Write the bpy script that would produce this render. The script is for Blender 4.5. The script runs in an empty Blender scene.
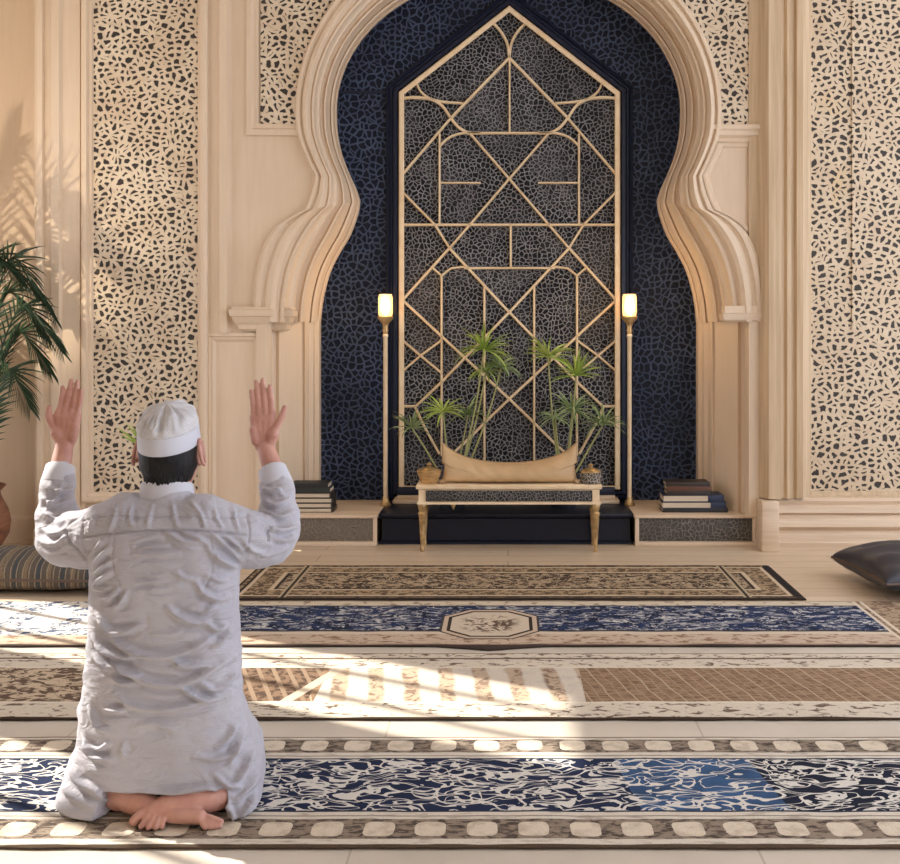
import bpy, bmesh, math, random
import numpy as np
from mathutils import Vector, Matrix, noise as mnoise
random.seed(7); np.random.seed(7)
scene = bpy.context.scene
COL = scene.collection
F, EYE, VX, VY = 1100.0, 1.14, 508.0, 334.0      # focal length in px, eye height, vanishing point
WY = 5.9                                          # distance of the back wall
BY = 6.46                                         # distance of the back of the alcove
def PX(px, Y): return (px - VX) * Y / F
def PZ(py, Y): return EYE + (VY - py) * Y / F
def P(px, py, Y): return Vector((PX(px, Y), Y, PZ(py, Y)))

# ------------------------------------------------------------------ object helpers
ORG = {}
def obj(name, bm, mat=None, parent=None, origin=None, smooth=True, angle=40):
    """link a bmesh given in world coordinates as one mesh object"""
    me = bpy.data.meshes.new(name)
    o = bpy.data.objects.new(name, me)
    COL.objects.link(o)
    if parent is not None:
        org = ORG[parent.name]; o.parent = parent
    else:
        org = Vector(origin) if origin is not None else Vector((0, 0, 0))
        o.location = org
    ORG[o.name] = org
    for v in bm.verts: v.co -= org
    bmesh.ops.recalc_face_normals(bm, faces=bm.faces)
    bm.to_mesh(me); bm.free()
    if smooth:
        for p in me.polygons: p.use_smooth = True
        try: me.set_sharp_from_angle(angle=math.radians(angle))
        except Exception: pass
    if mat is not None:
        for m in (mat if isinstance(mat, (list, tuple)) else [mat]): me.materials.append(m)
    return o
def tag(o, label, cat, group=None, kind=None):
    if label: o['label'] = label
    if cat: o['category'] = cat
    if group: o['group'] = group
    if kind: o['kind'] = kind
    return o
def thing(name, loc, label, cat, group=None):
    o = bpy.data.objects.new(name, None); COL.objects.link(o)
    o.empty_display_size = .1
    o.location = loc; ORG[o.name] = Vector(loc)
    return tag(o, label, cat, group)
def struct(name, bm, mat, **k):
    o = obj(name, bm, mat, **k); o['kind'] = 'structure'; return o
def BM(): return bmesh.new()
def box(bm, x0, x1, y0, y1, z0, z1, bev=0.0):
    r = bmesh.ops.create_cube(bm, size=1)
    for v in r['verts']:
        v.co = Vector((x0 + (v.co.x + .5) * (x1 - x0), y0 + (v.co.y + .5) * (y1 - y0), z0 + (v.co.z + .5) * (z1 - z0)))
    if bev:
        es = list({e for v in r['verts'] for e in v.link_edges})
        bmesh.ops.bevel(bm, geom=es, offset=bev, segments=2, profile=.5, affect='EDGES')
def loops(bm, rings, cap=(True, True), closed=True):
    """bridge successive rings of points with quads"""
    vs = [[bm.verts.new(p) for p in r] for r in rings]
    n = len(vs[0])
    for a, b in zip(vs[:-1], vs[1:]):
        for i in range(n if closed else n - 1):
            j = (i + 1) % n
            try: bm.faces.new((a[i], a[j], b[j], b[i]))
            except ValueError: pass
    if closed:
        if cap[0]: bm.faces.new(vs[0][::-1])
        if cap[1]: bm.faces.new(vs[-1])
    return vs
def lathe(bm, prof, c, n=32, cap=True):
    """prof: list of (radius, z)"""
    c = Vector(c)
    loops(bm, [[c + Vector((max(r, 1e-4) * math.cos(2*math.pi*i/n), max(r, 1e-4) * math.sin(2*math.pi*i/n), z)) for i in range(n)] for r, z in prof], (cap, cap))
def catmull(pts, k=6):
    pts = [np.array(p, float) for p in pts]
    out = []
    P_ = [2*pts[0]-pts[1]] + pts + [2*pts[-1]-pts[-2]]
    for i in range(1, len(P_)-2):
        p0, p1, p2, p3 = P_[i-1:i+3]
        for j in range(k):
            t = j / k
            out.append(.5*((2*p1)+(-p0+p2)*t+(2*p0-5*p1+4*p2-p3)*t*t+(-p0+3*p1-3*p2+p3)*t**3))
    out.append(pts[-1])
    return out
def tube(bm, pts, rad, n=12, smooth=0, round_ends=False, flat=None):
    """sweep a circle (or ellipse by flat=(axis vector, factor)) along pts; rad scalar or list"""
    if not hasattr(rad, '__len__'): rad = [rad]*len(pts)
    if smooth:
        q = catmull([tuple(p)+(r,) for p, r in zip(pts, rad)], smooth)
        pts = [Vector(a[:3]) for a in q]; rad = [a[3] for a in q]
    pts = [Vector(p) for p in pts]; rad = list(rad)
    if round_ends:
        d0 = (pts[0]-pts[1]).normalized(); d1 = (pts[-1]-pts[-2]).normalized()
        a, ra, b, rb = pts[0], rad[0], pts[-1], rad[-1]
        hd = [a + d0*ra*s for s in (.97, .8, .45)]; hr = [ra*math.sqrt(1-s*s) for s in (.97, .8, .45)]
        td = [b + d1*rb*s for s in (.45, .8, .97)]; tr = [rb*math.sqrt(1-s*s) for s in (.45, .8, .97)]
        pts = hd+pts+td; rad = hr+rad+tr
    rings = []; up = None
    for i, p in enumerate(pts):
        t = (pts[min(i+1, len(pts)-1)] - pts[max(i-1, 0)])
        t = t.normalized() if t.length > 1e-9 else Vector((0, 0, 1))
        if up is None:
            up = Vector((0, 0, 1)) if abs(t.z) < .9 else Vector((0, 1, 0))
        s = t.cross(up).normalized(); up = s.cross(t).normalized()
        ring = []
        for k in range(n):
            a = 2*math.pi*k/n
            off = (s*math.cos(a) + up*math.sin(a))*rad[i]
            if flat: ax = Vector(flat[0]).normalized(); off -= ax*off.dot(ax)*(1-flat[1])
            ring.append(p+off)
        rings.append(ring)
    loops(bm, rings)
def ellipsoid(bm, c, r, seg=24, rot=None):
    q = bmesh.ops.create_uvsphere(bm, u_segments=seg, v_segments=seg//2+2, radius=1)
    M = rot.to_matrix().to_4x4() if rot is not None else Matrix.Identity(4)
    for v in q['verts']:
        v.co = Vector(c) + (M @ Vector((v.co.x*r[0], v.co.y*r[1], v.co.z*r[2])))
def rect_frame(bm, x0, x1, z0, z1, prof, y=WY):
    """picture frame moulding: prof = list of (inset from the outer rectangle, offset in y)"""
    rings = []
    for d, dy in prof:
        rings.append([Vector(p) for p in ((x0+d, y+dy, z0+d), (x1-d, y+dy, z0+d), (x1-d, y+dy, z1-d), (x0+d, y+dy, z1-d))])
    loops(bm, rings, (False, False))
def vprofile(bm, pts, z0, z1, y=WY):
    """vertical mouldings: pts = [(x, dy)] horizontal section pushed up from z0 to z1"""
    loops(bm, [[Vector((x, y+d, z)) for x, d in pts] for z in (z0, z1)], closed=False)
def hprofile(bm, pts, x0, x1, y=WY):
    loops(bm, [[Vector((x, y+d, z)) for z, d in pts] for x in (x0, x1)], closed=False)
def cornice(bm, x0, x1, y0, y1, prof):
    """stacked rectangles: prof = [(z, overhang)]"""
    loops(bm, [[Vector(p) for p in ((x0-d, y0-d, z), (x1+d, y0-d, z), (x1+d, y1+d, z), (x0-d, y1+d, z))] for z, d in prof])
def remesh(bm, size, smooth_iter=0):
    """voxel-remesh a bmesh of overlapping closed shapes into one continuous skin"""
    me = bpy.data.meshes.new('tmp'); bmesh.ops.recalc_face_normals(bm, faces=bm.faces); bm.to_mesh(me); bm.free()
    o = bpy.data.objects.new('tmp', me); COL.objects.link(o)
    m = o.modifiers.new('r', 'REMESH'); m.mode = 'VOXEL'; m.voxel_size = size; m.adaptivity = 0
    if smooth_iter:
        s = o.modifiers.new('s', 'SMOOTH'); s.factor = .5; s.iterations = smooth_iter
    dg = bpy.context.evaluated_depsgraph_get(); dg.update()
    ev = bpy.data.meshes.new_from_object(o.evaluated_get(dg))
    out = bmesh.new(); out.from_mesh(ev)
    bpy.data.objects.remove(o); bpy.data.meshes.remove(me); bpy.data.meshes.remove(ev)
    return out

# ------------------------------------------------------------------ material helpers
class V:
    """a shader value with arithmetic"""
    def __init__(s, m, sock): s.m, s.s = m, sock
    def _o(s, op, b=None, c=None): return s.m.math(op, s, b, c)
    def __add__(s, b): return s._o('ADD', b)
    __radd__ = __add__
    def __sub__(s, b): return s._o('SUBTRACT', b)
    def __rsub__(s, b): return s.m.math('SUBTRACT', b, s)
    def __mul__(s, b): return s._o('MULTIPLY', b)
    __rmul__ = __mul__
    def __truediv__(s, b): return s._o('DIVIDE', b)
    def __gt__(s, b): return s._o('GREATER_THAN', b)
    def __lt__(s, b): return s._o('LESS_THAN', b)
    def abs(s): return s._o('ABSOLUTE')
    def mod(s, b): return s._o('FLOORED_MODULO', b)
    def max(s, b): return s._o('MAXIMUM', b)
    def min(s, b): return s._o('MINIMUM', b)
    def sin(s): return s._o('SINE')
    def pw(s, b): return s._o('POWER', b)
    def sm(s, a, b):
        n = s.m.nt.nodes.new('ShaderNodeMapRange'); n.interpolation_type = 'SMOOTHSTEP'
        s.m.link(s, n.inputs['Value']); n.inputs['From Min'].default_value = a; n.inputs['From Max'].default_value = b
        return V(s.m, n.outputs[0])
    def band(s, a, b): return (s > a) * (s < b)
class Mat:
    def __init__(s, name, base=None, rough=.6, metal=0.0, spec=None, **kw):
        s.mat = bpy.data.materials.new(name); s.mat.use_nodes = True; s.nt = s.mat.node_tree
        s.b = s.nt.nodes['Principled BSDF']
        s.b.inputs['Roughness'].default_value = rough; s.b.inputs['Metallic'].default_value = metal
        if spec is not None: s.b.inputs['Specular IOR Level'].default_value = spec
        for k, v in kw.items(): s.b.inputs[k.replace('_', ' ')].default_value = v
        if base is not None: s.color(base)
    def link(s, a, sock):
        if isinstance(a, V): s.nt.links.new(a.s, sock)
        elif isinstance(a, (tuple, list)):
            sock.default_value = tuple(a) + ((1,) if len(sock.default_value) == 4 and len(a) == 3 else ())
        else: sock.default_value = a
    def math(s, op, a, b=None, c=None):
        n = s.nt.nodes.new('ShaderNodeMath'); n.operation = op
        for i, x in enumerate((a, b, c)):
            if x is not None: s.link(x, n.inputs[i])
        return V(s, n.outputs[0])
    def mix(s, f, a, b):
        n = s.nt.nodes.new('ShaderNodeMix'); n.data_type = 'RGBA'
        s.link(f, n.inputs[0]); s.link(a, n.inputs[6]); s.link(b, n.inputs[7])
        return V(s, n.outputs[2])
    def co(s, kind='Object'):
        n = s.nt.nodes.new('ShaderNodeTexCoord'); return V(s, n.outputs[kind])
    def sep(s, v):
        n = s.nt.nodes.new('ShaderNodeSeparateXYZ'); s.link(v, n.inputs[0]); return [V(s, o) for o in n.outputs]
    def comb(s, x=0., y=0., z=0.):
        n = s.nt.nodes.new('ShaderNodeCombineXYZ')
        for i, a in enumerate((x, y, z)): s.link(a, n.inputs[i])
        return V(s, n.outputs[0])
    def vadd(s, a, b, scale=1.0):
        n = s.nt.nodes.new('ShaderNodeVectorMath'); n.operation = 'MULTIPLY_ADD'
        s.link(b, n.inputs[0]); n.inputs[1].default_value = (scale,)*3; s.link(a, n.inputs[2]); return V(s, n.outputs[0])
    def vmul(s, a, k):
        n = s.nt.nodes.new('ShaderNodeVectorMath'); n.operation = 'MULTIPLY'
        s.link(a, n.inputs[0]); n.inputs[1].default_value = k; return V(s, n.outputs[0])
    def noise(s, vec, scale, detail=3., rough=.55, dist=0., out=0):
        n = s.nt.nodes.new('ShaderNodeTexNoise'); s.link(vec, n.inputs['Vector'])
        n.inputs['Scale'].default_value = scale; n.inputs['Detail'].default_value = detail
        n.inputs['Roughness'].default_value = rough; n.inputs['Distortion'].default_value = dist
        return V(s, n.outputs[out])
    def vor(s, vec, scale, feat='F1', rand=1., out=0, dim='3D', metric='EUCLIDEAN'):
        n = s.nt.nodes.new('ShaderNodeTexVoronoi'); n.feature = feat; n.voronoi_dimensions = dim; s.link(vec, n.inputs['Vector'])
        if feat != 'DISTANCE_TO_EDGE': n.distance = metric
        n.inputs['Scale'].default_value = scale; n.inputs['Randomness'].default_value = rand
        return V(s, n.outputs[out])
    def color(s, c): s.link(c, s.b.inputs['Base Color']); return s
    def rough(s, c): s.link(c, s.b.inputs['Roughness']); return s
    def bump(s, h, strength=.5, dist=.01):
        n = s.nt.nodes.new('ShaderNodeBump'); n.inputs['Strength'].default_value = strength; n.inputs['Distance'].default_value = dist
        s.link(h, n.inputs['Height']); s.nt.links.new(n.outputs[0], s.b.inputs['Normal']); return s

MT = {}
def mat(key): return MT[key].mat
# painted stone / plaster of the wall and its mouldings
CREAM = (.70, .53, .375)
m = MT['cream'] = Mat('cream_plaster', rough=.55)
c = m.co(); n1 = m.noise(c, 1.3, 4); n2 = m.noise(m.vmul(c, (14, 14, 1.2)), 3, 3)
m.color(m.mix(n1.sm(.3, .7)*.6 + n2.sm(.35, .75)*.4, (.76, .61, .455), (.69, .54, .39))).bump(m.noise(c, 60, 3), .05, .004)
m = MT['tan'] = Mat('tan_stone_trim', rough=.5)
c = m.co(); n2 = m.noise(m.vmul(c, (20, 20, .9)), 2.2, 4)
m.color(m.mix(n2.sm(.3, .72), (.66, .505, .335), (.52, .375, .23))).bump(n2, .08, .006)
m = MT['tanh'] = Mat('tan_timber_base', rough=.5)
c = m.co(); n2 = m.noise(m.vmul(c, (.9, 20, 20)), 2.2, 4)
m.color(m.mix(n2.sm(.3, .72), (.74, .59, .44), (.62, .47, .33))).bump(n2, .08, .006)
# pierced screen: cream leaf shapes; shade behind the openings is painted as dark shards
def screen_mat(name, sx, sz, thr, leaf):
    m = Mat(name, rough=.6)
    c = m.co(); x, y, z = m.sep(c)
    v = m.comb(x, z, 0.)
    w = m.vadd(v, m.noise(v, 10, 2, out=1), .055)
    w = m.vadd(w, m.noise(v, 55, 1, out=1), .012)
    g = m.vmul(w, (sx, sz, 1))
    e1 = m.vor(g, 1.0, 'DISTANCE_TO_EDGE', 1., dim='2D')
    hole_dark = (e1 + (m.noise(v, 34, 2)-.5)*.20 + (m.noise(v, 5, 2)-.5)*.12).sm(thr-.02, thr+.035)
    e2 = m.vor(m.vmul(g, (.8, .8, 1)), 1.0, 'F1', 1., dim='2D')
    big = m.noise(v, 3.2, 3).sm(.35, .7)
    cream = m.mix(big, (.74, .62, .46), (.64, .50, .35))
    cream = m.mix(e2.sm(.45, .75)*.35, cream, (.50, .38, .26))
    if leaf: cream = m.mix(.55, cream, (.60, .46, .31))
    gold = m.noise(m.comb(x*1.0, z*.5, 3.0), 5, 3).sm(.58, .72)
    cream = m.mix(gold*.35, cream, (.66, .44, .20))
    m.color(m.mix(hole_dark, cream, (.035, .026, .02))).bump(hole_dark*-1.0 - e2*.2, .8, .012)
    return m
MT['screen'] = screen_mat('pierced_cream_screen', 27, 31, .235, 0)
MT['screen_r'] = screen_mat('pierced_cream_screen_wide', 26, 30, .235, 1)
# carved navy wall of the alcove
def carved(name, scale, lo, hi, w0, w1, warp=.03, rough=.5, fine=0, spec=.4):
    m = Mat(name, rough=rough, spec=spec)
    c = m.co(); x, y, z = m.sep(c); v = m.comb(x, z, 0.)
    w = m.vadd(v, m.noise(v, 7, 2, out=1), warp)
    w = m.vadd(w, m.noise(v, 40, 1, out=1), .012)
    e = m.vor(w, scale, 'DISTANCE_TO_EDGE', 1., dim='2D') + (m.noise(v, 14, 2)-.5)*.12
    vein = 1.0 - e.sm(w0, w1)
    if fine:
        e2 = m.vor(w, scale*2.1, 'DISTANCE_TO_EDGE', 1., dim='2D')
        vein = vein.max((1.0 - e2.sm(.02, .09))*m.noise(v, 3, 2).sm(.45, .6)*.8)
    t = m.noise(v, 2.3, 3).sm(.3, .7)
    m.color(m.mix(vein, lo, m.mix(t, hi, tuple(k*.62 for k in hi)))).bump(vein, .7, .012)
    return m
MT['navy'] = carved('carved_navy_relief', 27, (.006, .010, .024), (.075, .105, .185), .05, .20, warp=.055, spec=.2)
MT['pane'] = carved('carved_charcoal_relief', 40, (.008, .009, .014), (.34, .34, .36), .04, .16, warp=.05, fine=1, spec=.2)
MT['plinth'] = carved('carved_grey_relief', 44, (.07, .065, .06), (.34, .31, .27), .02, .12, warp=.09, fine=1)
MT['plinth_l'] = carved('worn_carved_grey_relief', 48, (.17, .14, .11), (.34, .28, .22), .02, .12, warp=.12, fine=1)
MT['frieze'] = carved('carved_silver_frieze', 62, (.02, .02, .022), (.33, .30, .27), .03, .14)
MT['jar'] = carved('carved_silver_jar', 70, (.06, .05, .04), (.50, .43, .35), .04, .18)
MT['navy_paint'] = Mat('navy_painted_timber', (.012, .018, .042), .4, spec=.3)
MT['black_paint'] = Mat('black_painted_step', (.009, .012, .024), .38, spec=.3)
m = MT['gold'] = Mat('pale_gold_metal', rough=.42, metal=.2)
m.color(m.mix(m.noise(m.co(), 12, 3).sm(.3, .7), (.95, .79, .56), (.85, .66, .43)))
m = MT['brass'] = Mat('aged_brass', rough=.35, metal=.75)
m.color(m.mix(m.noise(m.co(), 25, 3).sm(.35, .7), (.62, .44, .22), (.36, .24, .11)))
m = MT['wood'] = Mat('pale_oak_floor', rough=.38)
c = m.co(); x, y, z = m.sep(c)
br = m.nt.nodes.new('ShaderNodeTexBrick'); m.link(c, br.inputs['Vector'])
br.offset = .37; br.inputs['Scale'].default_value = 1; br.inputs['Brick Width'].default_value = 2.6; br.inputs['Row Height'].default_value = .145
br.inputs['Mortar Size'].default_value = .0022; br.inputs['Bias'].default_value = 0
br.inputs['Color1'].default_value = (.69, .555, .405, 1); br.inputs['Color2'].default_value = (.60, .465, .325, 1); br.inputs['Mortar'].default_value = (.25, .17, .11, 1)
gr = m.noise(m.vmul(c, (1.6, 22, 1)), 3.5, 5, .6, .4)
slab = m.mix(m.noise(c, 3, 4).sm(.3, .7), (.66, .60, .52), (.57, .515, .44))
jt = ((x + .35)/.9).mod(1.0) < .006
slab = m.mix(jt*.5, slab, (.3, .25, .2))
m.color(m.mix(y < 4.69, m.mix(gr.sm(.45, .8)*.45, V(m, br.outputs['Color']), (.36, .25, .16)), slab)).bump(V(m, br.outputs['Fac'])*-1.0, .3, .003)
m = MT['green'] = Mat('palm_leaf_dark', rough=.45)
m.color(m.mix(m.noise(m.co(), 9, 2), (.014, .036, .018), (.034, .072, .032)))
m = MT['lime'] = Mat('leaf_bright_green', rough=.5)
m.color(m.mix(m.noise(m.co(), 9, 2).sm(.3, .7), (.24, .36, .05), (.50, .60, .16)))
m = MT['sage'] = Mat('leaf_grey_green', rough=.5)
m.color(m.mix(m.noise(m.co(), 9, 2).sm(.3, .7), (.16, .25, .09), (.40, .49, .25)))
MT['stem'] = Mat('plant_stem', (.34, .34, .13), .5)
m = MT['terra'] = Mat('terracotta', rough=.5)
m.color(m.mix(m.noise(m.vmul(m.co(), (3, 3, 14)), 3, 3).sm(.3, .7), (.28, .115, .06), (.15, .06, .035)))
m = MT['leather'] = Mat('tan_leather', rough=.5)
c = m.co(); m.color(m.mix(m.noise(c, 5, 4).sm(.3, .7), (.62, .43, .24), (.50, .33, .17))).bump(m.noise(c, 160, 2), .1, .002)
MT['pipe'] = Mat('cushion_piping', (.40, .26, .13), .5)
m = MT['blackc'] = Mat('charcoal_satin', rough=.42)
c = m.co(); m.color(m.mix(m.noise(c, 6, 3).sm(.35, .7), (.022, .023, .035), (.045, .046, .062)))
MT['brownpipe'] = Mat('brown_piping', (.10, .06, .04), .5)
m = MT['stripe'] = Mat('striped_woven_cloth', rough=.85)
c = m.co(); x, y, z = m.sep(c)
s = (x + m.noise(c, 10, 2)*.012 + y*.12)
p1 = (s/.105).mod(1.0); p2 = (s/.027).mod(1.0)
col = m.mix(p1.band(.10, .34), (.085, .066, .05), (.04, .045, .05))
col = m.mix(p1.band(.52, .72), col, (.17, .12, .07))
col = m.mix(p2.band(.0, .18), col, (.25, .19, .12))
col = m.mix(m.noise(m.vmul(c, (40, 8, 40)), 4, 3).sm(.5, .75)*.7, col, (.035, .03, .028))
m.color(col).bump(m.noise(c, 120, 2), .3, .003)
MT['bk_black'] = Mat('book_black', (.018, .02, .022), .5)
MT['bk_green'] = Mat('book_dark_green', (.022, .03, .03), .5)
MT['bk_brown'] = Mat('book_brown', (.12, .05, .028), .5)
MT['bk_dark'] = Mat('book_dark_brown', (.035, .025, .022), .5)
MT['bk_navy'] = Mat('book_navy', (.02, .035, .09), .5)
m = MT['pages'] = Mat('book_pages', rough=.8)
x, y, z = m.sep(m.co()); m.color(m.mix((z/.003).mod(1.0) < .4, (.72, .62, .48), (.58, .48, .35)))
MT['ceil'] = Mat('ceiling_paint', (.80, .72, .62), .8)
MT['wall'] = Mat('side_wall_paint', (.74, .60, .45), .7)

# ------------------------------------------------------------------ camera, sun, sky
cam = bpy.data.cameras.new('camera'); co_ = bpy.data.objects.new('camera', cam); COL.objects.link(co_)
co_.location = (0, 0, EYE); co_.rotation_euler = (math.pi/2, 0, 0)
cam.sensor_fit = 'HORIZONTAL'; cam.sensor_width = 36; cam.lens = 36*F/900
cam.shift_x = -(VX-450)/900; cam.shift_y = (VY-432)/900; cam.clip_start = .05
scene.camera = co_
scene.view_settings.view_transform = 'Standard'; scene.view_settings.look = 'None'
scene.view_settings.gamma = 1; scene.view_settings.exposure = 0.1
scene.view_settings.use_curve_mapping = False
w = bpy.data.worlds.new('sky'); scene.world = w; w.use_nodes = True
w.node_tree.nodes['Background'].inputs[0].default_value = (.93, .97, 1.08, 1); w.node_tree.nodes['Background'].inputs[1].default_value = 2.35
def light(name, typ, loc, energy, color=(1, 1, 1), direction=None, parent=None, **kw):
    l = bpy.data.lights.new(name, typ); l.energy = energy; l.color = color
    for k, v in kw.items(): setattr(l, k, v)
    o = bpy.data.objects.new(name, l); COL.objects.link(o); o.location = loc
    if direction is not None: o.rotation_euler = Vector(direction).to_track_quat('-Z', 'Y').to_euler()
    if parent: o.parent = parent; o.location = Vector(loc) - ORG[parent.name]
    return o
SUN = Vector((.686, -.386, -.616))
light('sun', 'SUN', (-6, 8, 6), 9.0, (1, .93, .82), SUN, angle=.012)
light('added_palm_shadow_spot', 'SPOT', (-2.92, 4.55, .25), 120, (1, .86, .68), (.28, 1.45, 1.62), spot_size=.95, spot_blend=.8, shadow_soft_size=.02)  # unseen spot, added to throw palm shadows up the left wall
cam_dof = None
# ================================================================== ROOM SHELL
XL, XR, ZT = -3.05, 3.3, 3.45
bm = BM(); box(bm, XL-.1, XR, -1.3, 6.6, -.1, 0); struct('floor', bm, mat('wood'))
bm = BM(); box(bm, XL-.1, XR, -1.3, 6.6, ZT, ZT+.12); struct('ceiling', bm, mat('ceil'))
# left wall with two tall sunny openings
W1, W2 = (4.62, 5.34, .1, 3.0), (2.98, 4.08, .1, 2.62)
bm = BM(); T0, T1 = XL-.05, XL
for y0, y1, z0, z1 in ((-1.3, W2[0], 0, ZT), (W2[1], W1[0], 0, ZT), (W1[1], 6.6, 0, ZT), (W1[0], W1[1], 0, W1[2]), (W1[0], W1[1], W1[3], ZT), (W2[0], W2[1], 0, W2[2]), (W2[0], W2[1], W2[3], ZT)):
    box(bm, T0, T1, y0, y1, z0, z1)
struct('wall_left', bm, mat('wall'), smooth=False)
bm = BM(); box(bm, XL-.05, XR, -1.35, -1.3, 0, ZT); struct('wall_front', bm, mat('wall'), smooth=False)
for k, (y0, y1, z0, z1) in enumerate((W1, W2)):
    bm = BM()
    for a, b, c_, d in ((y0, y0+.04, z0, z1), (y1-.04, y1, z0, z1), (y0, y1, z0, z0+.04), (y0, y1, z1-.04, z1)): box(bm, T0-.01, T1+.01, a, b, c_, d)
    for j in range(1, 3):
        yy = y0+(y1-y0)*j/3; box(bm, T0+.01, T1-.01, yy-.012, yy+.012, z0, z1)
    for j in range(2, 3):
        zz = z0+(z1-z0)*j/4; box(bm, T0+.01, T1-.01, y0, y1, zz-.012, zz+.012)
    struct('window_%d' % (k+1), bm, mat('wall'), smooth=False)

# --- contours of the multi-lobed arch, traced on the left side: outer and inner edge
OUT = [(297, 133), (305, 155), (315, 176), (310.5, 194), (303.6, 210), (285.5, 219), (271.7, 231), (262, 250), (256, 275), (253.5, 300), (253, 322)]
INN = [(338, 133), (342.5, 155), (351, 177), (357, 190), (360.5, 201), (358.5, 214), (351, 235), (341, 252), (331, 272), (324, 298), (321, 322)]
def ell(a, b, n=22):
    return [(508.5 - a*math.sin(t), 111 - b*math.cos(t)) for t in [math.pi/2*i/n for i in range(n+1)]]
def refine(pts, keep):
    """smooth polyline, with corners kept at the indices in keep"""
    out = []; segs = sorted(set([0, *keep, len(pts)-1]))
    for a, b in zip(segs[:-1], segs[1:]): out += [tuple(p) for p in catmull(pts[a:b+1], 4)][:-1]
    return out + [pts[-1]]
OUT = refine([(295, 111)] + OUT, (3, 5)); INN = refine([(337, 111)] + INN, (5, 3))
OUT = ell(213.5, 192)[:-1] + OUT; INN = ell(171.5, 136)[:-1] + INN
NL = len(OUT)
def mir(px): return 2*508.5 - px
def arch_pt(i, t, dy, right):
    px = OUT[i][0]*(1-t) + INN[i][0]*t; py = OUT[i][1]*(1-t) + INN[i][1]*t
    if right: px = mir(px)
    return P(px, py, WY+dy)
# back wall with the arch opening
bm = BM(); XRc = PX(38, WY)
for right in (0, 1):
    ex = XR if right else XRc
    pts = [arch_pt(i, .08, 0, right) for i in range(NL)]
    zb = PX(258, WY); bot = Vector((-zb if right else zb, WY, 0))
    if right: bot.x = PX(mir(258), WY)
    pts += [Vector((bot.x, WY, pts[-1].z)), bot]
    loops(bm, [[p, Vector((ex, WY, p.z))] for p in pts], closed=False)
loops(bm, [[Vector((XRc, WY, z)), Vector((PX(508.5, WY), WY, z)), Vector((XR, WY, z))] for z in (ZT, arch_pt(0, .08, 0, 0).z)], closed=False)
bmesh.ops.remove_doubles(bm, verts=bm.verts, dist=1e-4)
struct('wall_back', bm, mat('cream'))
bm = BM()
box(bm, XL, XRc+.001, WY+.16, WY+.3, 0, ZT); box(bm, XRc-.02, XRc, WY, WY+.2, 0, ZT)
struct('wall_recess', bm, mat('cream'), smooth=False)
# arch mouldings
PROF = [(0, 0), (0, -.035), (.03, -.05), (.09, -.05), (.12, -.035), (.15, -.03), (.18, -.045), (.25, -.052), (.31, -.035), (.34, -.01), (.37, .0),
        (.40, -.008), (.44, -.004), (.47, .03), (.50, .07), (.54, .085), (.57, .09), (.585, .13), (.60, .17), (.66, .175), (.69, .16), (.72, .165), (.735, .20), (.75, .25), (.84, .35), (.855, .335), (.89, .34), (.91, .36), (.925, .41), (.94, .43), (.955, .425), (.975, .43), (1.0, .475), (1.0, .56)]
bm = BM()
for right in (0, 1):
    loops(bm, [[arch_pt(i, t, dy, right) for i in range(NL)] for t, dy in PROF], closed=False)
bmesh.ops.remove_doubles(bm, verts=bm.verts, dist=1e-4)
struct('trim_1', bm, mat('cream'), angle=28)
# jambs below the arch
JP = [(256, 0), (256, -.03), (259, -.036), (268, -.036), (270.5, -.01), (272, .03), (272.5, .10), (276, .11), (279, .10), (303, .28), (305, .27), (308, .30), (309, .35), (313, .36), (315, .42), (319, .43), (320, .50), (321, .55)]
bm = BM()
for right in (0, 1):
    z0, z1 = .166, PZ(314, WY)
    rows = []
    for z in (z0, z1): rows.append([Vector((PX(mir(p) if right else p, WY+d), WY+d, z)) for p, d in JP])
    loops(bm, rows, closed=False)
struct('trim_2', bm, mat('cream'), angle=25)
# imposts under the arch springing
bm = BM()
def zz(py, Y=WY): return PZ(py, Y)
prf = [(zz(331), -.012), (zz(329), .0), (zz(325), .004), (zz(322), .02), (zz(317), .03), (zz(316), .04), (zz(310), .045), (zz(309), .03), (zz(307), .03)]
cornice(bm, PX(240, WY), PX(267, WY), WY-.03, WY+.04, prf)
cornice(bm, PX(270, WY), PX(284, WY), WY+.05, WY+.22, prf)
cornice(bm, PX(726, WY), PX(757, WY), WY-.03, WY+.04, [(zz(322), .0), (zz(320), .02), (zz(314), .03), (zz(313), .015), (zz(306), .015)])
struct('trim_3', bm, mat('cream'), angle=25)
# left pilaster
def xs(pts): return [(PX(p, WY), d) for p, d in pts]
bm = BM(); vprofile(bm, xs([(37, .2), (38, -.04), (41, -.05), (46, -.05), (47, -.03), (53, -.03), (55, -.052), (63, -.056), (65, -.035), (70, -.03), (82, -.03), (83, -.015), (86, -.015), (86, 0)]), 0, ZT)
struct('trim_4', bm, mat('cream'), angle=25)
# wall strips between the screens (left) and panel mouldings
bm = BM(); vprofile(bm, xs([(208, 0), (208, -.012), (219, -.015), (221, -.03), (228, -.032), (230, -.006), (232, 0)]), PZ(333, WY), ZT)
rect_frame(bm, PX(207, WY), PX(262, WY), .10, PZ(333, WY), [(0, 0), (.0, -.018), (.018, -.022), (.022, -.012), (.034, -.012), (.045, -.002), (.05, 0)])
fx, fz, fp = PX(247, WY), PZ(136, WY), [(0, 0), (0, -.02), (.012, -.026), (.03, -.03), (.04, -.018), (.06, -.018), (.07, -.002)]
loops(bm, [[Vector((fx+d, WY+dy, ZT)) for d, dy in fp], [Vector((fx+d, WY+dy, fz+d)) for d, dy in fp], [Vector((PX(302, WY), WY+dy, fz+d)) for d, dy in fp]], closed=False)
struct('trim_5', bm, mat('cream'), angle=25)
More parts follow.
